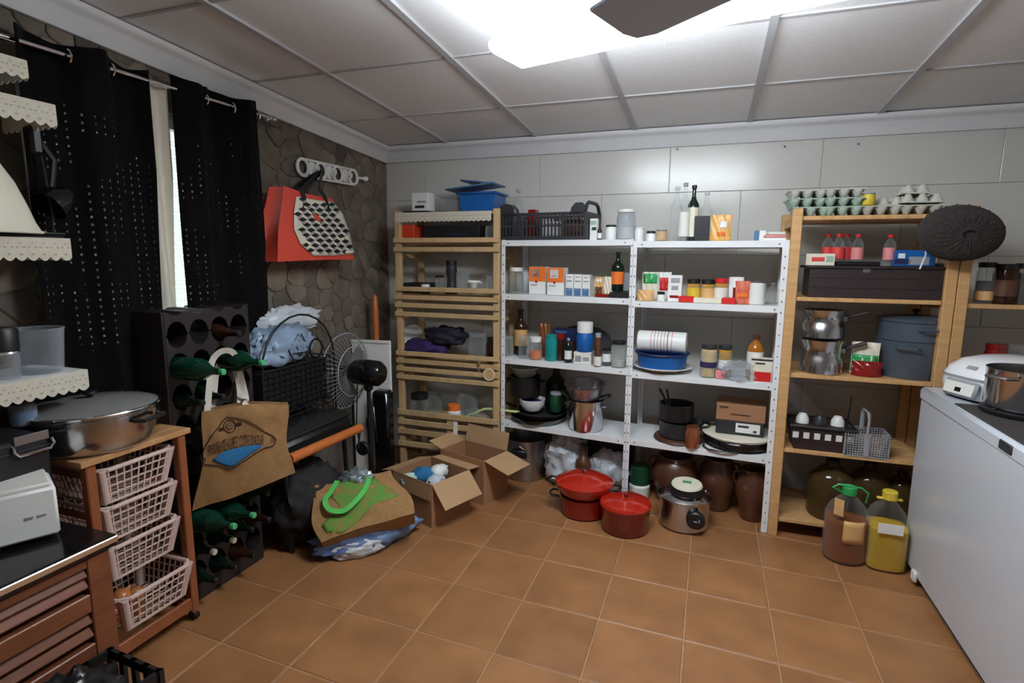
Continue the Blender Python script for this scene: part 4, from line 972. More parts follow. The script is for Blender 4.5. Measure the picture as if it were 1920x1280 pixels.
egg_at('small torn egg carton on top of the right hand egg cartons', 1712, .11, zt+.10, 2, 'eggbox', ny=2, flip=True)
jar('yellow pot standing on the egg cartons', 1627, Yp+.06, zt+.052, 24, 22, 'yellow', 'plastic_grey', lidh=.12, name='plastic_pot', cat='pot')
# ---- dark wooden box on the pine shelf and what stands on it
zt = 1.3925
p, s = sp(1630, Yp+.15, zt); bxw = .655; t = T('wooden_box', 'old dark wooden box on the second pine board', 'box', (p.x-.004, p.y, zt)); bx = t
MB().box((0, 0, .0775), (bxw-.03, .23, .155)).build('core', 'wood_dark', t, smooth=0)
for k in range(3): MB().box((0, -.12, .026+k*.052), (bxw-.02, .012, .0515), .001).build('front_plank', 'wood_dark', t, smooth=0)
MB().box((0, 0, .163), (bxw+.01, .27, .014), .003).build('lid', 'wood_dark', t, smooth=0)
MB().box((-.05, -.128, .15), (.035, .004, .03), .001).build('clasp', 'steel_dull', t, smooth=0)
zb_ = zt+.1705
for k, (px, off) in enumerate([(1549, .20), (1569, .16), (1583, .21), (1605, .15), (1665, .14)]):
    bottle(['small red capped soda bottle, leftmost on the wooden box', 'small red capped soda bottle, second from the left', 'small red capped soda bottle, third from the left', 'small red capped soda bottle, fourth from the left', 'small red capped soda bottle standing apart on the right'][k], px, Yp+off, zb_, 21, 58, 'glass_clear', 'red', 'soda', 'label_red' if k < 3 else 'pink', (.2, .58), group='soda bottles on the wooden box', capr=.5)
carton('cream and red box lying on the wooden box', 1537, Yp+.06, zb_, 48, 22, 'cream', 30, [(.2, .65, .35, .7, 'label_red'), (.7, .95, .3, .8, 'eggbox_green')])
carton('flat black case lying on the wooden box', 1611, Yp+.05, zb_, 70, 8, 'black', 34, name='flat_case', cat='case', rz=.05, bev=.006)
carton('blue box with white print at the right of the wooden box', 1714, Yp+.06, zb_, 64, 30, 'blue', 34, [(.0, .4, .15, .45, 'navy'), (.35, .85, .1, .6, 'plastic_grey'), (.08, .25, .5, .8, 'white')])
jar('white plastic pot beside the wooden box at the pine post', 1757, Yp+.16, zt, 26, 66, 'white', 'plastic_grey', lidh=.12, name='plastic_pot', cat='pot')
# white cord from the top
p, s = sp(1740, Yp-.012, 1.6); cd_ = tag(MB().tube([(p.x, Yp-.012, 1.80), (p.x-.01, Yp-.014, 1.70), (p.x-.045, Yp-.013, 1.69), (p.x-.02, Yp-.013, 1.72), (p.x-.012, Yp-.012, 1.62), (p.x-.03, Yp-.01, 1.55)], .004, 6).build('hanging_string', 'white', loc=(0, 0, 0)), 'thin white cord hanging beside the wicker basket', 'cord')
# ---- wicker basket hanging on the posts
p = ony(1799, 437, Yp-.09); t = T('wicker_basket', 'dark oval wicker basket hanging on the pine posts', 'basket', p, rot=(PI/2+.12, .12, .12))
b = MB(); N_ = 22
for k in range(N_):
    a = k/(N_-1); r_ = .04+.14*math.sin(a*PI/2)**.9; z = .085*(1-a**1.6) 
    b.torus((0, 0, z+.002), r_, .0042, 40, 5, sy=.72)
b.build('weave', 'wicker', t)
MB().lathe([(0, .080), (.05, .082), (.11, .07), (.155, .04), (.175, 0), (.168, 0), (.148, .036), (.1, .062), (0, .072)], 40, sy=.72).build('shell', 'wicker', t)
b = MB()
for i in range(24):
    a = 2*PI*i/24; b.tube([(.03*math.cos(a), .022*math.sin(a), .092), (.11*math.cos(a), .08*math.sin(a), .078), (.16*math.cos(a), .115*math.sin(a), .045), (.186*math.cos(a), .134*math.sin(a), .0)], .004, 5)
b.build('staves', 'wicker', t)
MB().tube([(.15, -.07, -.01), (.19, -.05, -.03), (.205, 0, -.035), (.19, .05, -.03), (.15, .07, -.01)], .006, 6).build('handle', 'wicker', t)
# ---- third pine board
zt = .9655
def steel_can(label, px, off, z, wpx, hpx, hm='brown'):
    p, s = sp(px, Yp+off, z); r = wpx*s/2; h = hpx*s; t = T('milk_pan', label, 'pan', p)
    MB().lathe([(0, 0), (r*.95, 0), (r, .006), (r*.98, h*.45), (r*.90, h*.52), (r*.9, h*.8), (r*1.02, h*.96), (r*1.04, h), (r*.98, h), (r*.86, h*.8), (r*.86, h*.5), (r*.93, .01), (0, .008)], 32).build('body', 'steel', t)
    MB().tube([(r*.9, -.01, h*.72), (r*1.25, -.02, h*.82), (r*1.9, -.04, h*.98)], .012, 8, flat=.7).build('handle', hm, t); MB().box((r*.95, -.012, h*.7), (.02, .03, .03), .004).build('bracket', 'steel_dull', t); return t
steel_can('polished steel pan, lower one of the stack on the pine shelf', 1537, .12, zt, 72, 62, 'wood_dark')
steel_can('polished steel pan, upper one of the stack on the pine shelf', 1542, .12, zt+.199, 72, 52, 'wood_dark')
pouch('dark red food bag under the green packet', 1626, Yp+.05, zt, 50, 28, 'red_dark', puff=.5)
pouch('green food packet leaning on the dark red bag', 1618, Yp+.10, zt, 46, 62, 'cream', [(.02, .98, .1, .62, 'green')], rz=-.25)
p, s = sp(1704, Yp+.20, zt); r_ = .17; t = T('stock_pot', 'big speckled grey blue enamel stock pot with steamer top', 'pot', p)
MB().lathe([(0, 0), (r_*.9, 0), (r_*.93, .01), (r_, .20), (r_*1.03, .205), (r_*1.03, .212), (r_*.95, .212), (0, .21)], 44).build('pot', 'enamel_blue', t)
MB().lathe([(r_*.99, .212), (r_*1.0, .30), (r_*1.04, .305), (r_*1.04, .312), (0, .312)], 44).build('steamer', 'enamel_blue', t)
MB().lathe([(r_*1.05, .312), (r_*1.05, .318), (r_*.8, .33), (r_*.2, .34), (0, .34)], 44).build('lid', 'enamel_blue', t)
MB().lathe([(0, .37), (.016, .366), (.018, .355), (.008, .345), (.008, .335), (0, .335)], 16).build('knob', 'black', t)
for zz, a in ((.27, -1.45), (.17, -1.95)):
    c, s2 = math.cos(a), math.sin(a); q = Vector((c*r_*.99, s2*r_*.99, zz)); tn = Vector((-s2, c, 0)); nr = Vector((c, s2, 0))
    MB().tube([q-tn*.05, q-tn*.045+nr*.03, q+tn*.045+nr*.03, q+tn*.05], .006, 8).build('handle', 'enamel_blue', t)
# ---- fourth pine board
zt = .5305
p, s = sp(1533, Yp+.13, zt); t = T('serving_basket', 'dark basket with white squares pattern on the fourth pine board', 'basket', p)
MB().prism([(-.14, -.10), (.14, -.10), (.14, .10), (-.14, .10)], .13, lambda x, y, z: (x*(1+z*1.1), y*(1+z*1.1), z)).build('body', 'wood_dark', t, smooth=0)
for i in range(6): MB().box((-.135+i*.054, -.1115, .085), (.03, .004, .035), rot=RX(.10)).build('white_square', 'white', t, smooth=0)
MB().tube([(-.165, -.118, .135), (.165, -.118, .135), (.165, .118, .135), (-.165, .118, .135)], .009, 6, True).build('rim', 'black', t)
for k, (dx, m_, lab) in enumerate([(-.09, 'white', 'white cup upside down in the dark basket, left of three'), (0, 'charcoal', 'dark cup in the middle of the dark basket'), (.09, 'white', 'white cup in the right of the dark basket')]):
    tt = T('cup', lab, 'cup', p+Vector((dx, 0, .131))); MB().lathe([(0, .05), (.02, .05), (.033, .03), (.036, 0), (.032, 0), (.028, .028), (0, .045)], 20).build('cup_body', m_, tt); MB().torus((0, 0, .05), .018, .003, 16, 6).build('foot_ring', m_, tt)
p, s = sp(1617, Yp+.08, zt); t = T('cutlery_basket', 'grey plastic dishwasher cutlery basket with upright handle', 'basket', p)
b = MB(); mesh_basket(b, .21, .14, .13, .04, .0022, .013); b.build('mesh', 'plastic_grey', t, smooth=0)
for x in (-.107, .107):
    MB().box((x*.98, 0, .065), (.006, .142, .13), .001).build('end_wall', 'plastic_grey', t, smooth=0)
MB().box((0, -.071, .065), (.022, .006, .13), .001).build('post_strip', 'plastic_grey', t, smooth=0)
MB().tube([(0, -.07, .12), (0, -.068, .21), (0, -.05, .24), (0, .05, .24), (0, .068, .21), (0, .07, .12)], .011, 8, flat=.5).build('handle', 'plastic_grey', t)
p, s = sp(1583, Yp+.14, zt); tag(MB().tube([(0, 0, 0), (.004, .004, .15), (.012, .0, .30)], .004, 6).build('skewer', 'black', loc=p), 'thin black rod standing left of the cutlery basket', 'rod')
# ---- bottom pine board: demijohns
zt = .1105
def demijohn(label, px, off, wpx, hpx, z=zt):
    p, s = sp(px, Yp+off, z); r = wpx*s/2; h = hpx*s; t = T('demijohn', label, 'bottle', p, group='dark demijohns on the bottom pine board')
    MB().lathe([(0, 0), (r*.9, 0), (r, .02), (r, h*.55), (r*.88, h*.72), (r*.5, h*.86), (r*.28, h*.9), (r*.28, h*.97), (0, h*.97)], 30).build('glass', 'glass_jug', t)
    MB().cyl((0, 0, h*.94), r*.3, h*.06, 18, bev=.002).build('cap', 'black', t); MB().cyl((0, 0, .006), r*.95, h*.5, 28, bev=.01).build('contents', 'coffee', t); return t
demijohn('dark demijohn at the left of the bottom pine board', 1552, .16, 76, 108)
demijohn('dark demijohn in the middle of the bottom pine board', 1622, .20, 72, 108)
demijohn('dark demijohn beside the freezer on the bottom pine board', 1682, .20, 56, 100)
# ---- oil jugs on the floor
def jug(label, px, Y, wpx, hpx, oil, cap, fill, square=False, tagm=None):
    p, s = sp(px, Y, 0); r = wpx*s/2; h = hpx*s; t = T('oil_jug', label, 'jug', p)
    wb_ = (lambda a, z: (1/max(abs(math.cos(a)), abs(math.sin(a))))**.55*.93) if square else None
    prof = [(0, 0), (r*.88, 0), (r*.98, h*.03), (r, h*.12), (r*.96, h*.16), (r, h*.2), (r, h*.42), (r*.96, h*.46), (r, h*.5), (r*.98, h*.62), (r*.80, h*.74), (r*.45, h*.84), (r*.3, h*.88), (r*.3, h*.92), (0, h*.92)]
    MB().lathe(prof, 36, wob=wb_).build('shell', 'plastic_thin', t)
    MB().lathe([(0, .006), (r*.84, .006), (r*.94, h*.035), (r*.955, h*.12), (r*.92, h*.16), (r*.95, h*.2), (r*.95, h*fill), (0, h*fill)], 36, wob=wb_).build('oil', oil, t)
    MB().cyl((0, 0, h*.89), r*.34, h*.11, 20, bev=.003).build('cap', cap, t)
    return t, r, h
glass('oil_brown', (150,80,22), .55, .1); glass('oil_gold', (232,192,44), .5, .1)
t, r_, h_ = jug('oil jug with green handle and brown oil beside the freezer', 1580, 3.255, 74, 140, 'oil_brown', 'green', .56)
MB().tube([(-r_*.3, 0, h_*.9), (-r_*.75, -.01, h_*.97), (-r_*.5, -.01, h_*1.02), (r_*.5, -.01, h_*1.0), (r_*.8, -.01, h_*.94), (r_*.75, 0, h_*.8)], .005, 6).build('handle', 'green', t)
MB().grid(lambda u, v: (r_*1.01*math.cos(-1.9+u*1.0), r_*1.01*math.sin(-1.9+u*1.0), h_*(.32+v*.3)), 8, 4).build('paper_label', 'tan', t, solid=.001)
MB().box((-r_*.5, -r_*.55, h_*.75), (.05, .002, .09), rz=-.7).build('hang_tag', 'tan', t, smooth=0)
t, r_, h_ = jug('square oil jug with yellow cap and golden oil against the freezer', 1654, 3.24, 72, 146, 'oil_gold', 'yellow', .55, True)
MB().box((0, 0, h_*.895), (r_*1.15, .02, .012), .004).build('cap_wings', 'yellow', t)
MB().box((-.01, -r_*1.02, h_*.60), (r_*1.1, .0025, h_*.13)).build('paper_label', 'paper', t, smooth=0)
# ---- second pine unit goods
zt = 1.3805
jar('tall coffee jar behind the wicker basket', 1843, Yp+.10, zt, 30, 76, 'glass_clear', 'black', 'coffee', 'tan', .6, labz=(.08, .3))
jar('dark jar on the hidden pine shelf, second from the post', 1880, Yp+.09, zt, 40, 74, 'glass_brown', 'black', 'coffee', 'brown', .9, labz=(.2, .6))
jar('glass coffee jar at the right edge of the picture', 1914, Yp+.09, zt, 32, 76, 'glass_clear', 'black', 'coffee', None, .85)
zt = .9305
jar('dark red tin behind the white appliance', 1858, Yp+.14, zt, 36, 86, 'red_dark', 'red_dark', lidh=.1, name='tin', cat='tin')
jar('clear glass vase beside the dark red tin', 1893, Yp+.16, zt, 44, 88, lid=None, name='vase', cat='vase')
# ---- white appliance on the freezer
zf = .9655
p = onz(1812, 745, zf); p = Vector((1.30, 3.13, zf)); t = T('cake_maker', 'white domed cake maker with grey control panel on the freezer', 'appliance', p, .42)
def rr_ring(wx, wy, e, n=48):
    out = []
    for i in range(n):
        a = 2*PI*i/n; c, s2 = math.cos(a), math.sin(a); out.append((wx*abs(c)**e*(1 if c >= 0 else -1), wy*abs(s2)**e*(1 if s2 >= 0 else -1)))
    return out
def loft(b, rings):
    n = len(rings[0][0]); vs = []; fs = []
    for ring, z, dx in rings: vs += [(x+dx, y, z) for x, y in ring]
    for k in range(len(rings)-1):
        for i in range(n): j = (i+1) % n; fs.append((k*n+i, k*n+j, (k+1)*n+j, (k+1)*n+i))
    fs += [tuple(range(n))[::-1], tuple(range((len(rings)-1)*n, len(rings)*n))]
    return b._add(vs, fs)
loft(MB(), [(rr_ring(.19, .14, .6), 0, 0), (rr_ring(.205, .155, .6), .012, 0), (rr_ring(.212, .16, .6), .07, 0), (rr_ring(.21, .158, .6), .10, 0)]).build('base', 'white_gloss', t, smooth=50)
loft(MB(), [(rr_ring(.214, .162, .6), .098, 0), (rr_ring(.214, .162, .6), .108, 0)]).build('seam_band', 'plastic_grey', t, smooth=50)
loft(MB(), [(rr_ring(.21, .158, .6), .108, 0), (rr_ring(.20, .148, .62), .14, .004), (rr_ring(.165, .12, .65), .175, .012), (rr_ring(.10, .075, .7), .195, .02), (rr_ring(.03, .02, .8), .20, .024)]).build('dome_lid', 'white_gloss', t, smooth=60)
loft(MB(), [(rr_ring(.195, .145, .6), -.0, 0), (rr_ring(.2, .15, .6), .008, 0)]).build('foot_ring', 'charcoal', t, smooth=50)
pn = MB().box((-.218, -.02, .055), (.02, .17, .075), .008, rot=RYm(.25)).build('control_panel', 'plastic_grey', t)
MB().box((-.230, -.02, .055), (.004, .15, .055), .0015, rot=RYm(.25)).build('panel_face', 'paper', pn); MB().box((-.234, -.02, .05), (.004, .03, .02), .001, rot=RYm(.25)).build('display', 'black_gloss', pn)
MB().box((-.185, -.03, .150), (.004, .05, .02), .001, rot=RYm(.75)).build('badge', 'plastic_grey', t)
# ---- steel pot on the freezer
p = Vector((1.255, 2.80, .9725)); t = T('trivet', 'black trivet under the steel pot on the freezer', 'trivet', p)
MB().lathe([(0, 0), (.145, 0), (.15, .006), (.15, .018), (.14, .022), (0, .022)], 36).build('disc', 'black', t)
for k in range(4): MB().box((.13*math.cos(k*PI/2+.4), .13*math.sin(k*PI/2+.4), .024), (.03, .012, .006), .002, rz=k*PI/2+.4).build('stop', 'black', t)
r_ = .14; t = T('saucepan', 'tall steel pot with loop handles on the freezer lid', 'pot', p+Vector((0, 0, .0275)), .6)
MB().lathe([(0, 0), (r_*.95, 0), (r_, .01), (r_, .155), (r_*1.02, .16), (r_*.985, .16), (r_*.98, .15), (r_*.97, .014), (0, .01)], 44).build('pot_body', 'steel', t)
for sg in (-1, 1): MB().tube([(sg*r_*.98, -.045, .135), (sg*r_*1.35, -.035, .137), (sg*r_*1.42, 0, .138), (sg*r_*1.35, .035, .137), (sg*r_*.98, .045, .135)], .0075, 8).build('handle', 'steel_dull', t)
# ================================================================ LEFT SIDE
# ---- curtains on a chrome rod
RODX, RODZ = -2.36, 2.345
rd = T('curtain_rod', 'thin chrome rod carrying the black curtains', 'curtain rod', (RODX, 1.15, RODZ))
MB().tube([(0, 0, 0), (0, 1.5, .012)], .0085, 10).build('rod', 'chrome', rd)
for y in (0, 1.5): MB().lathe([(0, -.02), (.014, -.015), (.018, 0), (.014, .015), (0, .02)], 14, c=(0, y, .012*y/1.5), rot=RX(PI/2)).build('finial', 'chrome', rd)
for y in (.02, 1.47): MB().tube([(-.10, y, .0), (-.01, y, .0), (.0, y, .006)], .006, 8).build('bracket', 'chrome', rd)
mc = bpy.data.materials.new('curtain_black'); mc.use_nodes = True; MATS['curtain_black'] = mc
nt = mc.node_tree; N = nt.nodes.new; L = nt.links.new; b_ = nt.nodes['Principled BSDF']; b_.inputs['Base Color'].default_value = (*lin((10,9,10)), 1); b_.inputs['Roughness'].default_value = .95; b_.inputs['Specular IOR Level'].default_value = .15
tc = N('ShaderNodeTexCoord'); sx_ = N('ShaderNodeSeparateXYZ'); L(tc.outputs['Object'], sx_.inputs[0])
def nmath(op, a, b=None):
    n = N('ShaderNodeMath'); n.operation = op
    if hasattr(a, 'links') or hasattr(a, 'is_linked'): L(a, n.inputs[0])
    else: n.inputs[0].default_value = a
    if b is not None:
        if hasattr(b, 'is_linked'): L(b, n.inputs[1])
        else: n.inputs[1].default_value = b
    return n.outputs[0]
wy_ = nmath('GREATER_THAN', nmath('SINE', nmath('MULTIPLY', sx_.outputs['Y'], 2*PI/.036)), .80)
wz_ = nmath('GREATER_THAN', nmath('SINE', nmath('MULTIPLY', sx_.outputs['Z'], 2*PI/.030)), .55)
nz = N('ShaderNodeTexNoise'); nz.inputs['Scale'].default_value = 5; L(tc.outputs['Object'], nz.inputs['Vector'])
low = nmath('LESS_THAN', sx_.outputs['Z'], 2.22)
msk = nmath('MULTIPLY', nmath('MULTIPLY', wy_, wz_), nmath('MULTIPLY', nmath('GREATER_THAN', nz.outputs['Fac'], .48), low))
fac = nmath('MULTIPLY', msk, .22)
trn = N('ShaderNodeBsdfTransparent'); mxs = N('ShaderNodeMixShader'); L(fac, mxs.inputs[0]); L(b_.outputs[0], mxs.inputs[1]); L(trn.outputs[0], mxs.inputs[2]); L(mxs.outputs[0], nt.nodes['Material Output'].inputs[0])
def curtain(name, label, y0, y1, z0, z1, ph, m, X=RODX, amp=.045, lam=.33, eyelets=True):
    t = T(name, label, 'curtain', (0, 0, 0))
    def f(u, v):
        z = z0+(z1-z0)*v; y = y0+(y1-.05*max(0, .7-v)-y0)*u; k = .75+.25*v
        return (X+amp*k*math.cos(2*PI*(y-ph)/lam)+.006*math.sin(y*61+z*2), y+.006*math.sin(z*3+y*9), z+.01*math.sin(y*23)*(v > .99))
    b = MB(); b.grid(f, 60, 24); b.build('cloth', m, t, solid=.003, smooth=60)
    if eyelets:
        k = math.ceil((y0-ph)/(lam/2)+.5)
        while ph+(k-.5)*lam/2+lam/4*0 < y1:
            y = ph+(k+.5)*lam/2
            if y0+.02 < y < y1-.02: MB().torus((X, y, RODZ), .024, .005, 20, 6, rot=RX(PI/2)).build('eyelet', 'chrome', t)
            k += 1
    return t
curtain('curtain', 'wide black woven curtain panel at the left of the window', 1.385, 1.905, .95, 2.395, 1.655, 'curtain_black')
curtain('curtain', 'narrow black curtain panel next to the hanging coral bag', 2.015, 2.545, .95, 2.405, 2.11, 'curtain_black')
curtain('curtain_lining', 'cream lining strip hanging between the black curtains', 1.90, 2.02, 1.05, 2.36, 2.03, 'cream', X=-2.41, amp=.012, lam=.09, eyelets=False)
# ---- hook rack
p0, _ = spx(556, -2.432, 2.145); p1, _ = spx(672, -2.432, 2.155); hl = p1.y-p0.y
hr = T('hook_rack', 'white metal coat hook rack with rings on the stone wall', 'coat rack', (-2.436, p0.y, 2.145)); sl = (p1.z-p0.z)/hl
rails = MB()
for dz in (-.052, .052): rails.tube([(0, .05, dz), (0, hl-.05, dz+sl*(hl-.1))], .008, 8)
rails.build('rails', 'white', hr)
for k in range(4):
    y = .06+k*(hl-.12)/3; MB().torus((0, y, sl*y), .05, .011, 28, 8, rot=RYm(PI/2), sy=1.0).build('ring', 'white', hr)
for k in range(3):
    y = .06+(k+.5)*(hl-.12)/3; MB().box((0, y, sl*y), (.01, .055, .085), .004).build('plate', 'white', hr)
    MB().tube([(0, y, sl*y-.01), (.035, y, sl*y-.025), (.05, y, sl*y-.005), (.05, y, sl*y+.015)], .008, 8).build('hook', 'white', hr)
MB().tube([(0, hl-.03, sl*hl), (.02, hl+.02, sl*hl), (.03, hl+.04, sl*hl)], .009, 8).build('hook', 'white', hr)
MB().lathe([(0, -.022), (.018, -.012), (.022, 0), (.018, .012), (0, .022)], 16, c=(.03, hl+.05, sl*hl)).build('knob', 'white', hr)
# ---- bags built on four corners
class QBag:
    def __init__(s, name, label, TL, TR, BL, BR, d0, d1, m, seed=0, wob=.008, bulge=.02):
        s.TL, s.TR, s.BL, s.BR = [Vector(v) for v in (TL, TR, BL, BR)]; s.seed = seed; s.wob = wob; s.bulge = bulge
        s.n = (s.BR-s.BL).cross(s.TL-s.BL).normalized()
        if s.n.dot(CAM-s.BL) < 0: s.n = -s.n
        s.d0, s.d1 = d0, d1; s.t = T(name, label, 'bag', s.BL); o = s.BL; n = 40
        b = MB(); fr = lambda u, v: s.S(u, v, 0)-o; bk = lambda u, v: s.S(u, v, 1)-o
        b.grid(fr, n, n); b.grid(bk, n, n)
        b.grid(lambda u, v: s.S(0, u, v)-o, n, 6); b.grid(lambda u, v: s.S(1, u, v)-o, n, 6); b.grid(lambda u, v: s.S(u, 0, v)-o, n, 6)
        bmesh.ops.remove_doubles(b.bm, verts=b.bm.verts[:], dist=.0008)
        b.build('cloth', m, s.t, smooth=60)
    def S(s, u, v, w):
        p = s.BL.lerp(s.BR, u).lerp(s.TL.lerp(s.TR, u), v); d = s.d0+(s.d1-s.d0)*v
        bul = s.bulge*math.sin(PI*min(1, max(0, u)))*math.sin(PI*min(1, max(0, v*.9+.05)))
        g = math.sin(PI*w)*.25*d                     # gusset folds inward
        q = p - s.n*(d*w) + s.n*(bul*(1-2*w))
        cu = (s.BR-s.BL).normalized(); q += cu*(s.wob*.9*math.sin(v*6+s.seed)*(1-2*u)) + Vector((0, 0, s.wob*.9*math.sin(u*5.5+s.seed)*(v-.3)))
        if u < .001: q += cu*g*v
        if u > .999: q -= cu*g*v
        k = noise.noise(Vector((u*4+s.seed, v*4, w*3+s.seed)))*s.wob*(1-2*w)*min(1, 8*u*(1-u))
        return q+s.n*k
    def uv(s, px, py):
        d = ray(px, py); t = (s.BL-CAM).dot(s.n)/d.dot(s.n); P = CAM+d*t
        u, v = .5, .5
        for _ in range(12):
            L_ = s.BL.lerp(s.TL, v); R_ = s.BR.lerp(s.TR, v); e = R_-L_; u = (P-L_).dot(e)/e.dot(e)
            B_ = s.BL.lerp(s.BR, u); T2 = s.TL.lerp(s.TR, u); e = T2-B_; v = (P-B_).dot(e)/e.dot(e)
        return u, v
    def at(s, px, py, off=.002):
        u, v = s.uv(px, py); return s.S(u, v, 0)+s.n*off-s.BL
    def polyprint(s, name, pts, m, off=.0025, res=8):
        """filled px polygon draped on the front: fan of rings from the centroid"""
        cx = sum(p[0] for p in pts)/len(pts); cy = sum(p[1] for p in pts)/len(pts); n = len(pts); vs = [s.at(cx, cy, off)]; fs = []
        for k in range(1, res+1):
            for p in pts: vs.append(s.at(cx+(p[0]-cx)*k/res, cy+(p[1]-cy)*k/res, off))
        for i in range(n): fs.append((0, 1+i, 1+(i+1) % n))
        for k in range(res-1):
            for i in range(n): j = (i+1) % n; fs.append((1+k*n+i, 1+k*n+j, 1+(k+1)*n+j, 1+(k+1)*n+i))
        b = MB(); b._add(vs, fs); return b.build(name, m, s.t, solid=.0008)
    def strap(s, name, pts, m, r=.018, flat=.12):
        b = MB(); P = [Vector(p)-s.BL for p in pts]
        Q = []
        for i in range(len(P)-1):
            p_, a, c, n_ = P[max(0, i-1)], P[i], P[i+1], P[min(len(P)-1, i+2)]
            for k in range(6):
                t = k/6; Q.append(.5*((2*a)+(c-p_)*t+(2*p_-5*a+4*c-n_)*t*t+(3*a-p_-3*c+n_)*t**3))
        Q.append(P[-1])
        vs = []; fs = []
        for i, q in enumerate(Q):
            t = (Q[min(i+1, len(Q)-1)]-Q[max(i-1, 0)]).normalized(); w = t.cross(s.n); w = w.normalized() if w.length > .05 else Vector((0, 1, 0)); nn = t.cross(w).normalized()
            vs += [q+w*r+nn*r*flat, q-w*r+nn*r*flat, q-w*r-nn*r*flat, q+w*r-nn*r*flat]
        for i in range(len(Q)-1):
            for k in range(4): l = (k+1) % 4; fs.append((4*i+k, 4*i+l, 4*i+4+l, 4*i+4+k))
        fs += [(0, 1, 2, 3), (len(vs)-1, len(vs)-2, len(vs)-3, len(vs)-4)]
        b._add(vs, fs); return b.build(name, m, s.t, smooth=40)
# ---- coral bag with cube print
XB = -2.27
cb = QBag('shopping_bag', 'coral shopping bag with black and white cube print on the hook rack', onx(530, 350, XB), onx(624, 374, XB), onx(519, 490, XB), onx(666, 486, XB), .15, .10, 'coral', 2, .008, .012)
pan_px = [(551, 368), (590, 374), (624, 380), (641, 402), (653, 438), (664, 476), (624, 479), (584, 480), (560, 457), (549, 430), (548, 398)]
cb.polyprint('print_panel', pan_px, 'cream', .0075, 8)
def inpoly(x, y, P):
    c = False
    for i in range(len(P)):
        (x1, y1), (x2, y2) = P[i], P[i-1]
        if (y1 > y) != (y2 > y) and x < (x2-x1)*(y-y1)/(y2-y1)+x1: c = not c
    return c
kb, kg = MB(), MB(); rowi = 0; y = 372
while y < 482:
    x = 546+(rowi % 2)*8.2
    while x < 668:
        yy = y+(x-546)*.035
        if inpoly(x, yy, pan_px) and inpoly(x+6, yy, pan_px) and inpoly(x-6, yy, pan_px):
            kb._add([cb.at(x+a, yy+b2, .0105) for a, b2 in ((-7.6, 0), (0, -4.4), (7.6, 0), (0, 4.4))], [(0, 1, 2, 3)])
            if inpoly(x, yy+7, pan_px): kg._add([cb.at(x+a, yy+b2, .0098) for a, b2 in ((0, 3.6), (7, 0), (7, 5.5), (0, 9))], [(0, 1, 2, 3)])
        x += 16.4
    y += 9.6; rowi += 1
kb.build('cube_tops', 'black', cb.t, kind='stuff', smooth=0); kg.build('cube_sides', 'plastic_grey', cb.t, kind='stuff', smooth=0)
cb.polyprint('pocket_trim', [(580, 398), (590, 402), (597, 413), (594, 416), (584, 410)], 'coral', .012, 3)
cb.polyprint('woven_label', [(644, 470), (661, 468), (662, 473), (645, 475)], 'paper', .012, 2)
hk = Vector((-2.386, hr.location.y+.06+.5*(hl-.12)/3, 2.145-.03))
cb.strap('handle', [cb.BL+cb.at(566, 392, .006), cb.BL+cb.at(567, 372, .008), cb.BL+cb.at(570, 350, .0), hk+Vector((.012, -.012, .0)), hk+Vector((.0, .0, .012)), hk+Vector((.012, .012, 0)), cb.BL+cb.at(600, 352, .0), cb.BL+cb.at(609, 372, .008), cb.BL+cb.at(613, 392, .006)], 'black', .014)
cb.strap('handle', [cb.BL+cb.at(572, 378, -.09), cb.BL+cb.at(576, 352, -.09), hk+Vector((0, -.01, .004)), hk+Vector((0, 0, .014)), hk+Vector((0, .01, .004)), cb.BL+cb.at(592, 352, -.09), cb.BL+cb.at(598, 378, -.09)], 'black', .014)
# ---- hanging jute bag
jb = QBag('jute_bag', 'jute tote bag with blue diamond print hanging before the bottle rack', ony(384, 766, 1.80), ony(536, 757, 2.07), ony(366, 957, 1.75), ony(549, 889, 2.05), .11, .05, 'jute', 5, .014, .012)
Z = lambda x, y: (360+x/10.667, 770+y/10.667)
outl = [(720,130),(860,150),(1080,210),(1300,320),(1480,430),(1640,490),(1720,560),(1700,660),(1640,700),(1480,730),(1280,840),(1000,1010),(840,1120),(740,1150),(620,1130),(500,1080),(200,1080),(120,1010),(120,900),(250,680),(430,430),(560,300),(660,180)]
jp = [Z(*q) for q in outl]; fine = []
for i in range(len(jp)):
    a, c = jp[i], jp[(i+1) % len(jp)]
    fine += [(a[0]*(1-k/4)+c[0]*k/4, a[1]*(1-k/4)+c[1]*k/4) for k in range(4)]
MB().tube([jb.at(*q, .0045) for q in fine], .0022, 5, True).build('print_outline', 'ink', jb.t)
jb.polyprint('print_blue', [Z(*q) for q in [(360,990),(520,860),(700,790),(950,740),(1200,690),(1470,670),(1280,790),(1020,950),(850,1080),(750,1110),(620,1080),(500,1040)]], 'blue_print', .0045, 6)
em = Z(770, 315)
MB().tube([jb.at(em[0]+11*math.cos(a*PI/10), em[1]+11.5*math.sin(a*PI/10), .003) for a in range(20)], .0018, 5, True).build('print_emblem', 'ink', jb.t)
jb.polyprint('print_emblem', [(em[0]+7*math.cos(a*PI/5), em[1]+7*math.sin(a*PI/5)) for a in range(10)], mat('ink_soft', (110,84,60), .9), .0028, 3)
jb.polyprint('print_bar', [Z(555, 330), Z(640, 325), Z(640, 390), Z(555, 400)], 'ink', .003, 2); jb.polyprint('print_bar', [Z(905, 255), Z(1005, 250), Z(1005, 310), Z(905, 318)], 'ink', .003, 2)
for q in ((185, 980), (1640, 590)): c_ = Z(*q); MB().tube([jb.at(c_[0]+3*math.cos(a*PI/4), c_[1]+3*math.sin(a*PI/4), .003) for a in range(8)], .0012, 4, True).build('print_rivet', 'ink', jb.t)
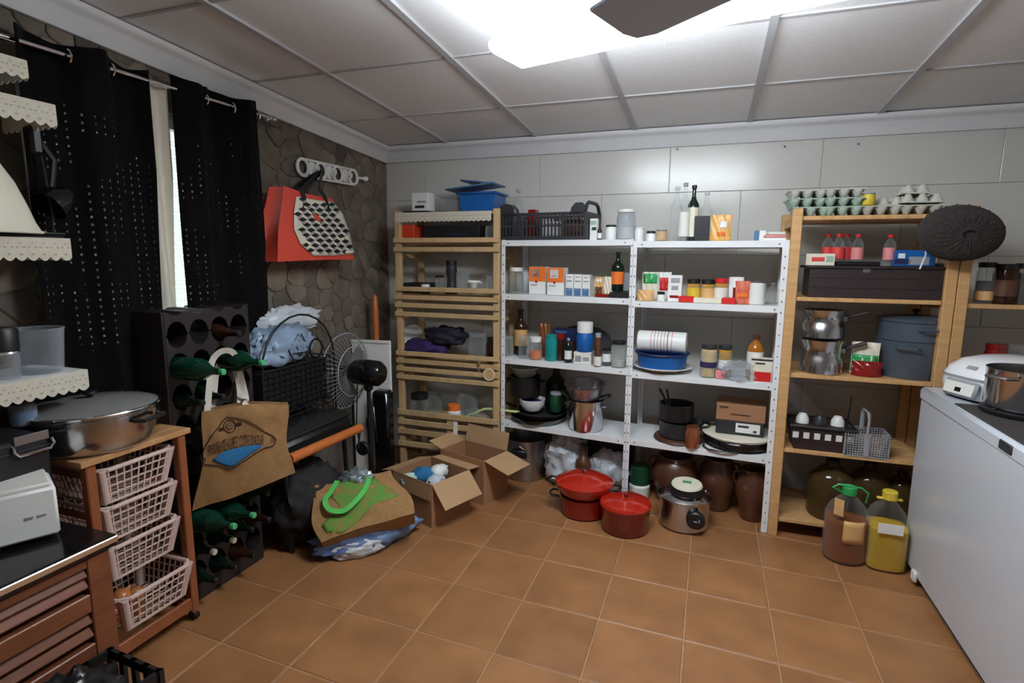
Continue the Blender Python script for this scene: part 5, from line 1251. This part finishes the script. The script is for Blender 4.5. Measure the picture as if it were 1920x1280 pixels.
cu = bpy.data.curves.new('words', 'FONT'); cu.body = "PROVENCE ALPES CÔTE D'AZUR"; cu.resolution_u = 3; cu.offset = 0; cu.space_character = 1.12; ob = bpy.data.objects.new('words', cu); COL.objects.link(ob)
dg = bpy.context.evaluated_depsgraph_get(); me = bpy.data.meshes.new_from_object(ob.evaluated_get(dg)); bpy.data.objects.remove(ob)
xs = [v.co.x for v in me.vertices]; ys = [v.co.y for v in me.vertices]; x0, x1, y1 = min(xs), max(xs), .70
for v in me.vertices:
    a = (v.co.x-x0)/(x1-x0); h_ = v.co.y/y1; zx = 290+1170*a; base = 890-350*a+125*a*a; zy = base-(190+45*math.sin(PI*min(1, a+.15)))*h_
    v.co = jb.at(*Z(zx, zy), .0065)
me.materials.clear(); me.materials.append(MATS['ink']); wo = bpy.data.objects.new('print_words', me); COL.objects.link(wo); wo.parent = jb.t
md_ = wo.modifiers.new('solid', 'SOLIDIFY'); md_.thickness = .0008
jb.strap('handle', [jb.BL+jb.at(394, 775, -.012), jb.BL+jb.at(394, 764, -.008), ony(393, 720, 1.86), ony(397, 680, 1.90), ony(412, 660, 1.93), ony(432, 658, 1.96), ony(444, 672, 1.98), ony(452, 705, 2.0), ony(461, 745, 2.0), jb.BL+jb.at(462, 762, -.008), jb.BL+jb.at(463, 775, -.012)], 'strap_white', .013)
jb.strap('handle', [jb.BL+jb.at(402, 775, -.05), ony(402, 735, 1.92), ony(408, 690, 1.96), ony(424, 668, 1.98), ony(440, 690, 2.02), ony(449, 730, 2.06), jb.BL+jb.at(452, 772, -.05)], 'strap_white', .012)
# ---- jute and green bag on the floor, blue plastic bag under it
fb = QBag('jute_bag', 'jute bag with green print and green handles slumped on the floor', ony(577, 912, 2.38), ony(737, 884, 2.70), ony(600, 1017, 2.20), ony(780, 959, 2.53), .12, .10, 'jute', 9, .02, .03)
fb.polyprint('green_print', [(628, 900), (700, 885), (722, 905), (738, 920), (744, 928), (716, 944), (690, 960), (668, 985), (640, 1003), (614, 1000), (608, 985), (640, 950), (618, 930)], 'green_print', .003, 8)
A_ = fb.BL
fb.strap('handle', [A_+fb.at(632, 895, .006), A_+fb.at(618, 925, .02), A_+fb.at(611, 943, .035), A_+fb.at(622, 960, .04), A_+fb.at(645, 965, .04), A_+fb.at(662, 955, .04), A_+fb.at(684, 925, .02), A_+fb.at(697, 885, .006)], 'green_strap', .014)
fb.strap('handle', [A_+fb.at(640, 893, -.05), A_+fb.at(650, 880, -.06), A_+fb.at(670, 872, -.07), A_+fb.at(688, 878, -.06), A_+fb.at(695, 890, -.05)], 'green_strap', .014)
mat('foil', (190,204,206), .25, .6, var=.5, vs=12, bump=.6, bs=20)
c_ = fb.S(.5, .98, .5); tag(MB().blob((0, 0, 0), (.10, .06, .06), 31, .35, 3, 4, crease=.5).build('foil_bundle', 'foil', loc=(c_.x+.03, c_.y+.02, c_.z+.035), smooth=70), 'shiny foil packing peeking out of the green handled bag', 'packet')
mat('bag_blue', (120,150,190), .4, var=.8, vs=6, rgb2=(30,50,110), bump=.4, bs=16)
q0 = onz(690, 1040, 0); t = bundle('plastic_bag', 'blue and white plastic bag squashed under the green handled jute bag', 'bag', (-1.725, 2.485, 0), (.29, .12, .09), MATS['bag_blue'], 17, .2, 2.2, rz=.92, crease=.35)
mat('bag_white', (205,208,212), .4, var=.3, vs=8, bump=.4, bs=16)
q1 = onz(668, 1045, 0); bundle('plastic_bag', 'white plastic bag corner in front of the blue bag', 'bag', (q1.x-.005, q1.y+.02, 0), (.13, .05, .055), MATS['bag_white'], 23, .25, 2.4, rz=.7, crease=.35)
# ---- cardboard boxes
def cardboard_box(label, loc, rz, w_, d, h, flaps):
    t = T('cardboard_box', label, 'box', loc, rz); th = .005
    b = MB().box((0, -d/2, h/2), (w_, th, h)).box((0, d/2, h/2), (w_, th, h)).box((-w_/2, 0, h/2), (th, d, h)).box((w_/2, 0, h/2), (th, d, h)).box((0, 0, th/2), (w_, d, th))
    b.build('carton_body', 'cardboard', t, smooth=0)
    for (side, ang, ln) in flaps:
        L_ = w_ if side in 'fb' else d; sg = {'f': (0, -d/2), 'b': (0, d/2), 'l': (-w_/2, 0), 'r': (w_/2, 0)}[side]
        o = MB().box((0, ln/2, 0), (L_*.97, ln, .004)).build('flap', 'cardboard_in', t, loc=(sg[0], sg[1], h), smooth=0)
        o.rotation_euler = Matrix.Rotation({'f': PI, 'b': 0, 'l': PI/2, 'r': -PI/2}[side], 4, 'Z').to_euler()
        o.rotation_euler = (Matrix.Rotation({'f': PI, 'b': 0, 'l': PI/2, 'r': -PI/2}[side], 3, 'Z') @ Matrix.Rotation(ang, 3, 'X')).to_euler()
    return t
c1 = onz(810, 990, 0); c1r = onz(862, 958, 0)
ang1 = math.atan2(c1r.y-c1.y, c1r.x-c1.x)
def boxfrom(label, near, rz, w_, d, h, flaps): # near = nearest bottom corner (front right); local x to the right
    M = Matrix.Rotation(rz, 3, 'Z'); c = Vector(near)+M @ Vector((-w_/2, d/2, 0)); return cardboard_box(label, (c.x, c.y, 0), rz, w_, d, h, flaps)
bx1 = boxfrom('open cardboard box with papers in front of the slatted rack', c1, -.36, .36, .32, .27, [('r', -.85, .17), ('l', -.25, .12), ('b', -.1, .10), ('f', -1.5, .10)])
c2 = onz(905, 950, 0)
bx2 = boxfrom('open cardboard box pushed against the slatted rack', (c2.x, c2.y+.02, 0), -.30, .38, .25, .30, [('r', -.25, .20), ('b', 1.3, .12), ('l', .3, .12)])
cx, cy = bx1.location.x, bx1.location.y
for k, (dx, dy, z, m_, lab, w_) in enumerate([(-.05, .0, .20, 'blue_print', 'teal blue packet sticking out of the open cardboard box', .16), (.03, .05, .215, 'white', 'white paper sheet sticking out of the open cardboard box', .12), (.06, -.05, .18, 'bag_film', 'grey plastic packet in the open cardboard box', .15), (-.10, -.08, .19, 'pale_mint', 'pale green packet at the edge of the open cardboard box', .12)]):
    o = MB().blob((0, 0, .035), (w_*.5, w_*.38, .045), 40+k, .3, 3, 3, crease=.3).build('packet', m_, loc=(cx+dx, cy+dy, z), rot=(.3-.2*k, .25*k-.3, k), smooth=60); tag(o, lab, 'packet')
tag(MB().box((0, 0, .09), (.33, .27, .17), .02).build('packing_paper', 'charcoal', loc=(cx, cy, .006), rz=-.36), 'dark packing filling the open cardboard box', 'packing')
# ---- pedestal fan
fp, _ = sp(690, 3.0, .86); t = T('pedestal_fan', 'black pedestal fan with grey cage turned to the wall', 'fan', (fp.x, fp.y, 0))
MB().lathe([(0, 0), (.19, 0), (.195, .012), (.17, .03), (.04, .045), (0, .05)], 36).build('base', 'black', t)
MB().lathe([(.016, .04), (.016, .50), (.022, .505), (.022, .56), (.013, .565), (.013, .78), (0, .78)], 16).build('pole', 'black', t)
MB().lathe([(0, .135), (.05, .13), (.078, .09), (.085, 0), (.08, -.08), (.06, -.105), (0, -.11)], 28, c=(-.0, 0, .86), rot=RYm(-PI/2)).build('motor', 'black_gloss', t)
MB().box((0, 0, .765), (.05, .05, .05), .012).build('neck', 'black', t)
cg = MB(); R_ = .245
for k in range(48):
    a = 2*PI*k/48; c, s_ = math.cos(a), math.sin(a)
    cg.tube([(-.12, c*.05, .86+s_*.05), (-.11, c*.16, .86+s_*.16), (-.15, c*R_*.97, .86+s_*R_*.97), (-.17, c*R_, .86+s_*R_), (-.19, c*R_*.97, .86+s_*R_*.97), (-.23, c*.16, .86+s_*.16), (-.235, c*.05, .86+s_*.05)], .0016, 4)
for r_, x in ((R_, -.17), (.05, -.12), (.16, -.11), (.05, -.235)): cg.torus((x, 0, .86), r_, .004, 40, 6, rot=RYm(PI/2))
cg.build('cage', 'plastic_grey', t, smooth=30)
for k in range(4):
    a = k*PI/2+.3; M_ = Matrix.Rotation(a, 3, 'X')
    b = MB(); b.grid(lambda u, v: M_ @ Vector((-.17+.035*(u-.5)*(1), (u-.5)*(.05+.13*v), .03+.19*v))+Vector((0, 0, .86)), 6, 8); b.build('blade', 'fan_mesh', t, solid=.003)
MB().cyl((-.14, 0, .86), .035, .06, 18, rot=RYm(-PI/2)).build('hub', 'black', t)
MB().tube([(-.02, -.09, .80), (-.03, -.1, .55), (-.02, -.08, .34)], .004, 6).build('cable', 'black', t)
# ---- white panel, orange stick, dark case behind the fan
p, _ = sp(700, 3.42, .5); t = T('foam_board', 'white board standing behind the pedestal fan', 'board', (p.x, 3.42, 0), .12)
MB().box((0, 0, .50), (.30, .025, 1.0), .004).build('board', 'white', t); MB().box((0, -.015, .99), (.30, .01, .02), .002).build('edge', 'paper', t)
p = ony(720, 800, 3.36); t = T('black_case', 'black case leaning beside the slatted rack', 'case', (p.x+.01, 3.34, 0), .1)
MB().box((0, 0, .33), (.13, .10, .66), .02).build('shell', 'black_gloss', t); MB().box((-.04, -.052, .42), (.012, .006, .26), .002, rot=RYm(-.08)).build('trim', 'steel_dull', t)
p = ony(697, 600, 3.50); t = T('wooden_bat', 'orange brown wooden rod standing at the end of the stone wall', 'rod', (p.x, 3.55, 0))
MB().lathe([(0, 0), (.015, 0), (.018, .9), (.022, 1.05), (.024, 1.2), (.018, 1.30), (0, 1.33)], 16).build('shaft', 'wood_bar', t); MB().cyl((0, 0, .98), .02, .06, 14).build('grip', 'wood_trolley', t)
# ---- black barbecue with wooden bar, arched wire rack
e0 = onx(548, 858, -1.98); e1 = onx(675, 802, -1.98)
t = T('barbecue', 'black barbecue with a thick orange wooden front bar', 'barbecue', (-2.22, (e0.y+e1.y)/2, 0)); bl = e1.y-e0.y; zb2 = (e0.z+e1.z)/2
MB().tube([(.24, -bl/2-.02, e0.z), (.24, bl/2, e1.z)], .027, 16).build('wooden_bar', 'wood_bar', t)
for y in (-bl/2, bl/2): MB().tube([(.24, y, zb2), (.15, y, zb2+.0), (.10, y, zb2-.03)], .009, 8).build('bar_arm', 'black', t)
MB().box((-.03, 0, zb2+.01), (.42, bl+.04, .12), .03).build('fire_bowl', 'black', t)
MB().box((-.03, 0, zb2+.075), (.40, bl+.02, .018), .006).build('top_plate', 'black_cloth', t)
for x in (-.2, .14):
    for y in (-bl/2+.05, bl/2-.03): MB().tube([(x, y, zb2-.03), (x+.02, y, .0)], .013, 8).build('leg', 'black', t)
MB().box((-.03, 0, .16), (.36, bl-.06, .012), .003).build('low_shelf', 'charcoal', t)
wp_ = onx(667, 852, -1.97); MB().cyl((.225, bl/2+.03, wp_.z), .045, .03, 22, rot=RX(-PI/2), bev=.006).build('wheel', 'black', t)
MB().tube([(.2, bl/2+.03, wp_.z), (.23, bl/2+.02, zb2-.01)], .006, 6).build('wheel_stay', 'steel_dull', t)
bundle('charcoal_sack', 'dark brown sack slumped under the barbecue', 'sack', (-2.10, (e0.y+e1.y)/2-.06, .0), (.17, .22, .25), mat('sack_dark', (30,26,26), .8, var=.4, vs=8, bump=.4, bs=20), 51, .2, 2.2, crease=.3)
zr = zb2+.085; y0_, y1_ = spx(480, -2.22, 1.0)[0].y, spx(617, -2.22, .9)[0].y
t = T('wire_rack', 'black arched wire rack with ring ornament standing on the barbecue', 'rack', (-2.24, (y0_+y1_)/2, zr)); hw = (y1_-y0_)/2; ht = 1.27-zr
b = MB()
for x in (.06, -.14):
    arch = [(x, -hw, 0), (x, -hw, ht*.55)]+[(x, -hw*math.cos(a*PI/12), ht*.55+ht*.45*math.sin(a*PI/12)) for a in range(1, 12)]+[(x, hw, ht*.55), (x, hw, 0)]
    b.tube(arch, .006, 6)
for z in (.06, ht*.55):
    b.tube([(.06, -hw, z), (.06, hw, z), (-.14, hw, z), (-.14, -hw, z)], .005, 6, True)
b.build('frame', 'black', t)
b = MB()
for k in range(15): y = -hw+2*hw*k/14; b.tube([(.06, y, ht*.14), (.06, y, ht*.55)], .0035, 4)
for k in range(9): z = ht*(.14+.41*k/8); b.tube([(.06, -hw, z), (.06, hw, z)], .0035, 4)
for k in range(10): y = -hw+2*hw*k/9; b.tube([(.06, y, .06), (-.14, y, .06)], .003, 4)
b.build('wire_mesh', 'black', t, smooth=0)
rc = ht*.66
b = MB(); b.torus((.06, hw*.45, rc), .055, .007, 28, 6, rot=RYm(PI/2)); b.build('ring', 'black', t)
b = MB()
for sg in (-1, 1):
    b.tube([(.06, sg*hw*.15, ht*.55), (.06, sg*hw*.25-.02, ht*.7), (.06, sg*hw*.05, ht*.82), (.06, -sg*hw*.1, ht*.72), (.06, -sg*hw*.02, ht*.62)], .004, 6)
for k in range(4): b.torus((.06, -hw*.75+k*hw*.5, .06*.5+.02), .05, .004, 20, 5, rot=RYm(PI/2))
b.build('scrolls', 'black', t)
MB().box((-.04, -.02, ht*.34), (.17, 2*hw-.08, ht*.40), .01).build('black_box', 'black_cloth', t)
mat('bag_pale', (150,172,196), .35, var=.6, vs=5, bump=.5, bs=14, rgb2=(60,80,110))
bundle('plastic_bag', 'pale blue plastic bag stuffed into the arched wire rack', 'bag', (-2.26, (y0_+y1_)/2-.06, zr+ht*.56), (.085, .24, .12), MATS['bag_pale'], 61, .2, 2.2, crease=.4)
bundle('plastic_bag', 'crumpled white bag draped over the arch of the wire rack', 'bag', (-2.335, (y0_+y1_)/2+.10, zr+ht*.80), (.05, .24, .085), MATS['bag_film'], 63, .25, 2.5, crease=.5)
# ---- big steel pan on the trolley
p = Vector((-2.235, 1.44, TZ+.0005)); t = T('paella_pot', 'wide steel pot with glass lid on the wooden trolley', 'pot', p); r_ = .222
MB().lathe([(0, 0), (r_*.86, 0), (r_*.96, .02), (r_, .06), (r_, .135), (r_*1.03, .14), (r_*1.03, .146), (r_*.97, .146), (r_*.96, .06), (r_*.85, .01), (0, .008)], 48).build('pot_body', 'steel', t)
MB().lathe([(r_*1.02, .147), (r_*.9, .158), (r_*.5, .175), (0, .182), (0, .179), (r_*.5, .172), (r_*.9, .155), (r_*1.0, .147)], 48).build('glass_lid', 'lid_glass', t)
MB().torus((0, 0, .149), r_*1.02, .006, 48, 8).build('lid_rim', 'chrome', t)
MB().lathe([(0, .21), (.022, .206), (.024, .196), (.01, .188), (.01, .178), (0, .178)], 16).build('knob', 'black', t)
for a in (.25, .25+PI):
    c, s_ = math.cos(a), math.sin(a); q = Vector((c*r_, s_*r_, .11)); tn = Vector((-s_, c, 0)); nr = Vector((c, s_, 0))
    MB().tube([q-tn*.06, q-tn*.055+nr*.035, q+tn*.055+nr*.035, q+tn*.06], .008, 8).build('handle', 'black', t)
# ---- lace trimmed wall shelves at the left edge
LX, LYE = -2.15, 1.372
ls = T('lace_shelves', 'wall shelves with scalloped lace trims at the left edge', 'shelf', (-2.44, .55, 1.0)); ox, oy, oz = -2.44, .55, 1.0
for z, ye, h in ((2.225, 1.30, .062), (2.105, LYE, .078), (1.655, LYE, .078), (1.18, LYE+.01, .075)):
    bd = MB().box(((LX-ox)/2, (ye-oy)/2, z-oz-.009), (LX-ox, ye-oy, .018), .003).build('shelf_board', 'white', ls, smooth=0)
    lace_strip('lace_trim', ye-oy, h, 24, lambda tt, zz, d, z=z, ye=ye: (LX-ox+.002+d, tt, z-oz+zz), ls)
    lace_strip('lace_trim', LX-ox, h, 9, lambda tt, zz, d, z=z, ye=ye: (tt, ye-oy+.002-d*-1, z-oz+zz), ls)
for y in (.05, .62): MB().box((.012, y, .615), (.024, .03, 1.25), .003).build('upright', 'black', ls, smooth=0)
# cream dome on a black tray, middle lace shelf
q, s = spx(30, -2.28, 1.67); ey = spx(92, -2.20, 1.68)[0].y; t = T('oven_tray', 'black tray on the middle lace trimmed shelf', 'tray', (-2.285, 1.055, 1.6555))
MB().box((0, 0, .006), (.25, .62, .012), .004).build('tray', 'black_gloss', t); MB().tube([(-.125, -.31, .014), (.125, -.31, .014), (.125, .31, .014), (-.125, .31, .014)], .005, 6, True).build('rim', 'black', t)
t = T('cake_dome', 'big cream bell shaped cover on the middle lace trimmed shelf', 'cover', (-2.24, ey-.19, 1.668)); r_ = .19
MB().lathe([(r_*1.0, 0), (r_*.93, .012), (r_*.86, .04), (r_*.76, .10), (r_*.62, .17), (r_*.45, .225), (r_*.2, .255), (0, .262)], 48, sx=.66).build('cover', 'cream', t); MB().torus((0, 0, .004), r_, .005, 48, 6, sx=.66).build('rim', 'cream', t)
# blender beaker and grinder, lower lace shelf
p, s = spx(78, -2.25, 1.1805); t = T('plastic_beaker', 'clear plastic beaker on the lowest lace trimmed shelf', 'beaker', p)
MB().lathe([(0, 0), (.062, 0), (.066, .008), (.078, .155), (.081, .158), (.075, .158), (.063, .01), (0, .006)], 32).build('beaker', 'plastic_clear', t); MB().torus((0, 0, .157), .078, .003, 32, 6).build('rim', 'plastic_clear', t)
p, s = spx(12, -2.24, 1.1805); t = T('spice_grinder', 'black and clear grinder at the left edge on the lowest lace shelf', 'grinder', p)
MB().lathe([(0, 0), (.04, 0), (.042, .08), (.036, .09), (0, .09)], 24).build('glass', 'plastic_clear', t); MB().lathe([(.045, .09), (.047, .165), (.04, .175), (0, .175)], 24).build('head', 'black', t); MB().torus((0, 0, .09), .043, .005, 24, 6).build('ring', 'chrome', t)
# black clamp lamp by the curtain
q = onx(100, 320, -2.30); t = T('clamp_lamp', 'black clamp lamp reaching out in front of the curtain', 'lamp', (-2.30, 1.385, 2.0))
MB().box((0, 0, .0), (.05, .04, .10), .01).build('clamp', 'black', t); MB().tube([(0, .02, 0), (0, .06, -.06), (0, .04, -.17)], .012, 8).build('arm', 'black', t)
MB().lathe([(0, .05), (.03, .045), (.055, 0), (.06, -.04), (.056, -.04), (.05, 0), (0, .04)], 24, c=(0, .06, -.20), rot=RX(-.9)).build('shade', 'black_gloss', t)
MB().tube([(0, .02, -.05), (.01, .03, -.25), (.04, .0, -.42)], .004, 6).build('cable', 'black', t)
# ---- on the counter: white box, black case, jar
pb = onz(116, 1006, CZ); pl = onz(-30, 1046, CZ); d_ = (pb-pl); az = math.atan2(d_.y, d_.x); W_ = d_.length
hh = (ony(122, 888, pb.y).z-CZ)-.05
t = T('white_appliance', 'white appliance front standing on the dark counter', 'appliance', pb, az)
MB().box((-W_/2, .10, hh/2+.008), (W_, .20, hh-.012), .008).build('casing', 'white', t); MB().box((-W_/2, .10, hh+.008), (W_-.02, .18, .016), .005).build('lid', 'paper', t)
for u in (.36, .63):
    MB().box((-W_*(1-u)*.62, -.001, hh*.52), (.022, .003, .008), .001).build('mark', 'plastic_grey', t, smooth=0)
for x in (-.03, -W_+.03): MB().box((x, .03, .004), (.02, .02, .008)).build('foot', 'black', t, smooth=0)
t = T('tool_case', 'black case with metal handle plate behind the white appliance', 'case', (-2.235, .94, CZ+.0005))
MB().box((0, 0, .15), (.33, .50, .30), .012).build('case_body', 'black', t); MB().box((0, 0, .262), (.336, .506, .006), .002).build('seam', 'charcoal', t)
hq = onx(60, 832, -2.07); hy = hq.y-.94; hz_ = hq.z-CZ
MB().box((.167, hy, hz_+.02), (.004, .10, .03), .001).build('hinge_plate', 'steel_dull', t, smooth=0)
MB().tube([(.17, hy-.055, hz_+.006), (.176, hy-.058, hz_-.012), (.178, hy-.045, hz_-.026), (.178, hy+.045, hz_-.026), (.176, hy+.058, hz_-.012), (.17, hy+.055, hz_+.006)], .005, 8).build('handle', 'chrome', t)
_q = spx(46, -2.25, CZ+.3015)[0]
jar('small blue grey jar standing on the black case', 46, _q.y, CZ+.3015, 42, 46, 'plastic_clear', 'charcoal', 'blue_print', fill=.6)
# ---- black crate with black bag, bottom left
cc = onz(292, 1252, .27); t = T('vegetable_crate', 'black slotted plastic crate on the floor at lower left', 'crate', (-1.645, .905, 0), -.07)
b = MB(); w_, d_, h_ = .235, .38, .35
for y in (-d_/2, d_/2):
    for z in (.02, .13, h_-.015): b.box((0, y, z), (w_, .012, .03))
    for k in range(5): b.box((-w_/2+w_*k/4, y, h_/2), (.022, .012, h_))
for x in (-w_/2, w_/2):
    for z in (.02, .13, h_-.015): b.box((x, 0, z), (.012, d_, .03))
    for k in range(6): b.box((x, -d_/2+d_*k/5, h_/2), (.012, .022, h_))
b.build('slotted_sides', 'black', t, smooth=0); MB().box((0, 0, .006), (w_, d_, .012)).build('base', 'black', t, smooth=0)
bundle('bin_bag', 'black plastic bag heaped in the slotted crate', 'bag', (-1.655, .93, .02), (.098, .15, .215), mat('bin_bag', (22,22,24), .3, bump=.6, bs=16), 71, .2, 2.2, crease=.3)
# tiny screws on the cornice
for k, px in enumerate((1270, 1471, 1609)):
    q = ony(px, 280-k*5, WY); tag(MB().lathe([(0, -.004), (.005, -.002), (.006, .003), (0, .003)], 10, rot=RX(PI/2)).build('wall_hook', 'hole', loc=(q.x, WY-.004, q.z)), ['leftmost of three tiny dark screws under the back cornice', 'middle one of three tiny dark screws under the back cornice', 'rightmost of three tiny dark screws under the back cornice'][k], 'screw', 'screws under the cornice')
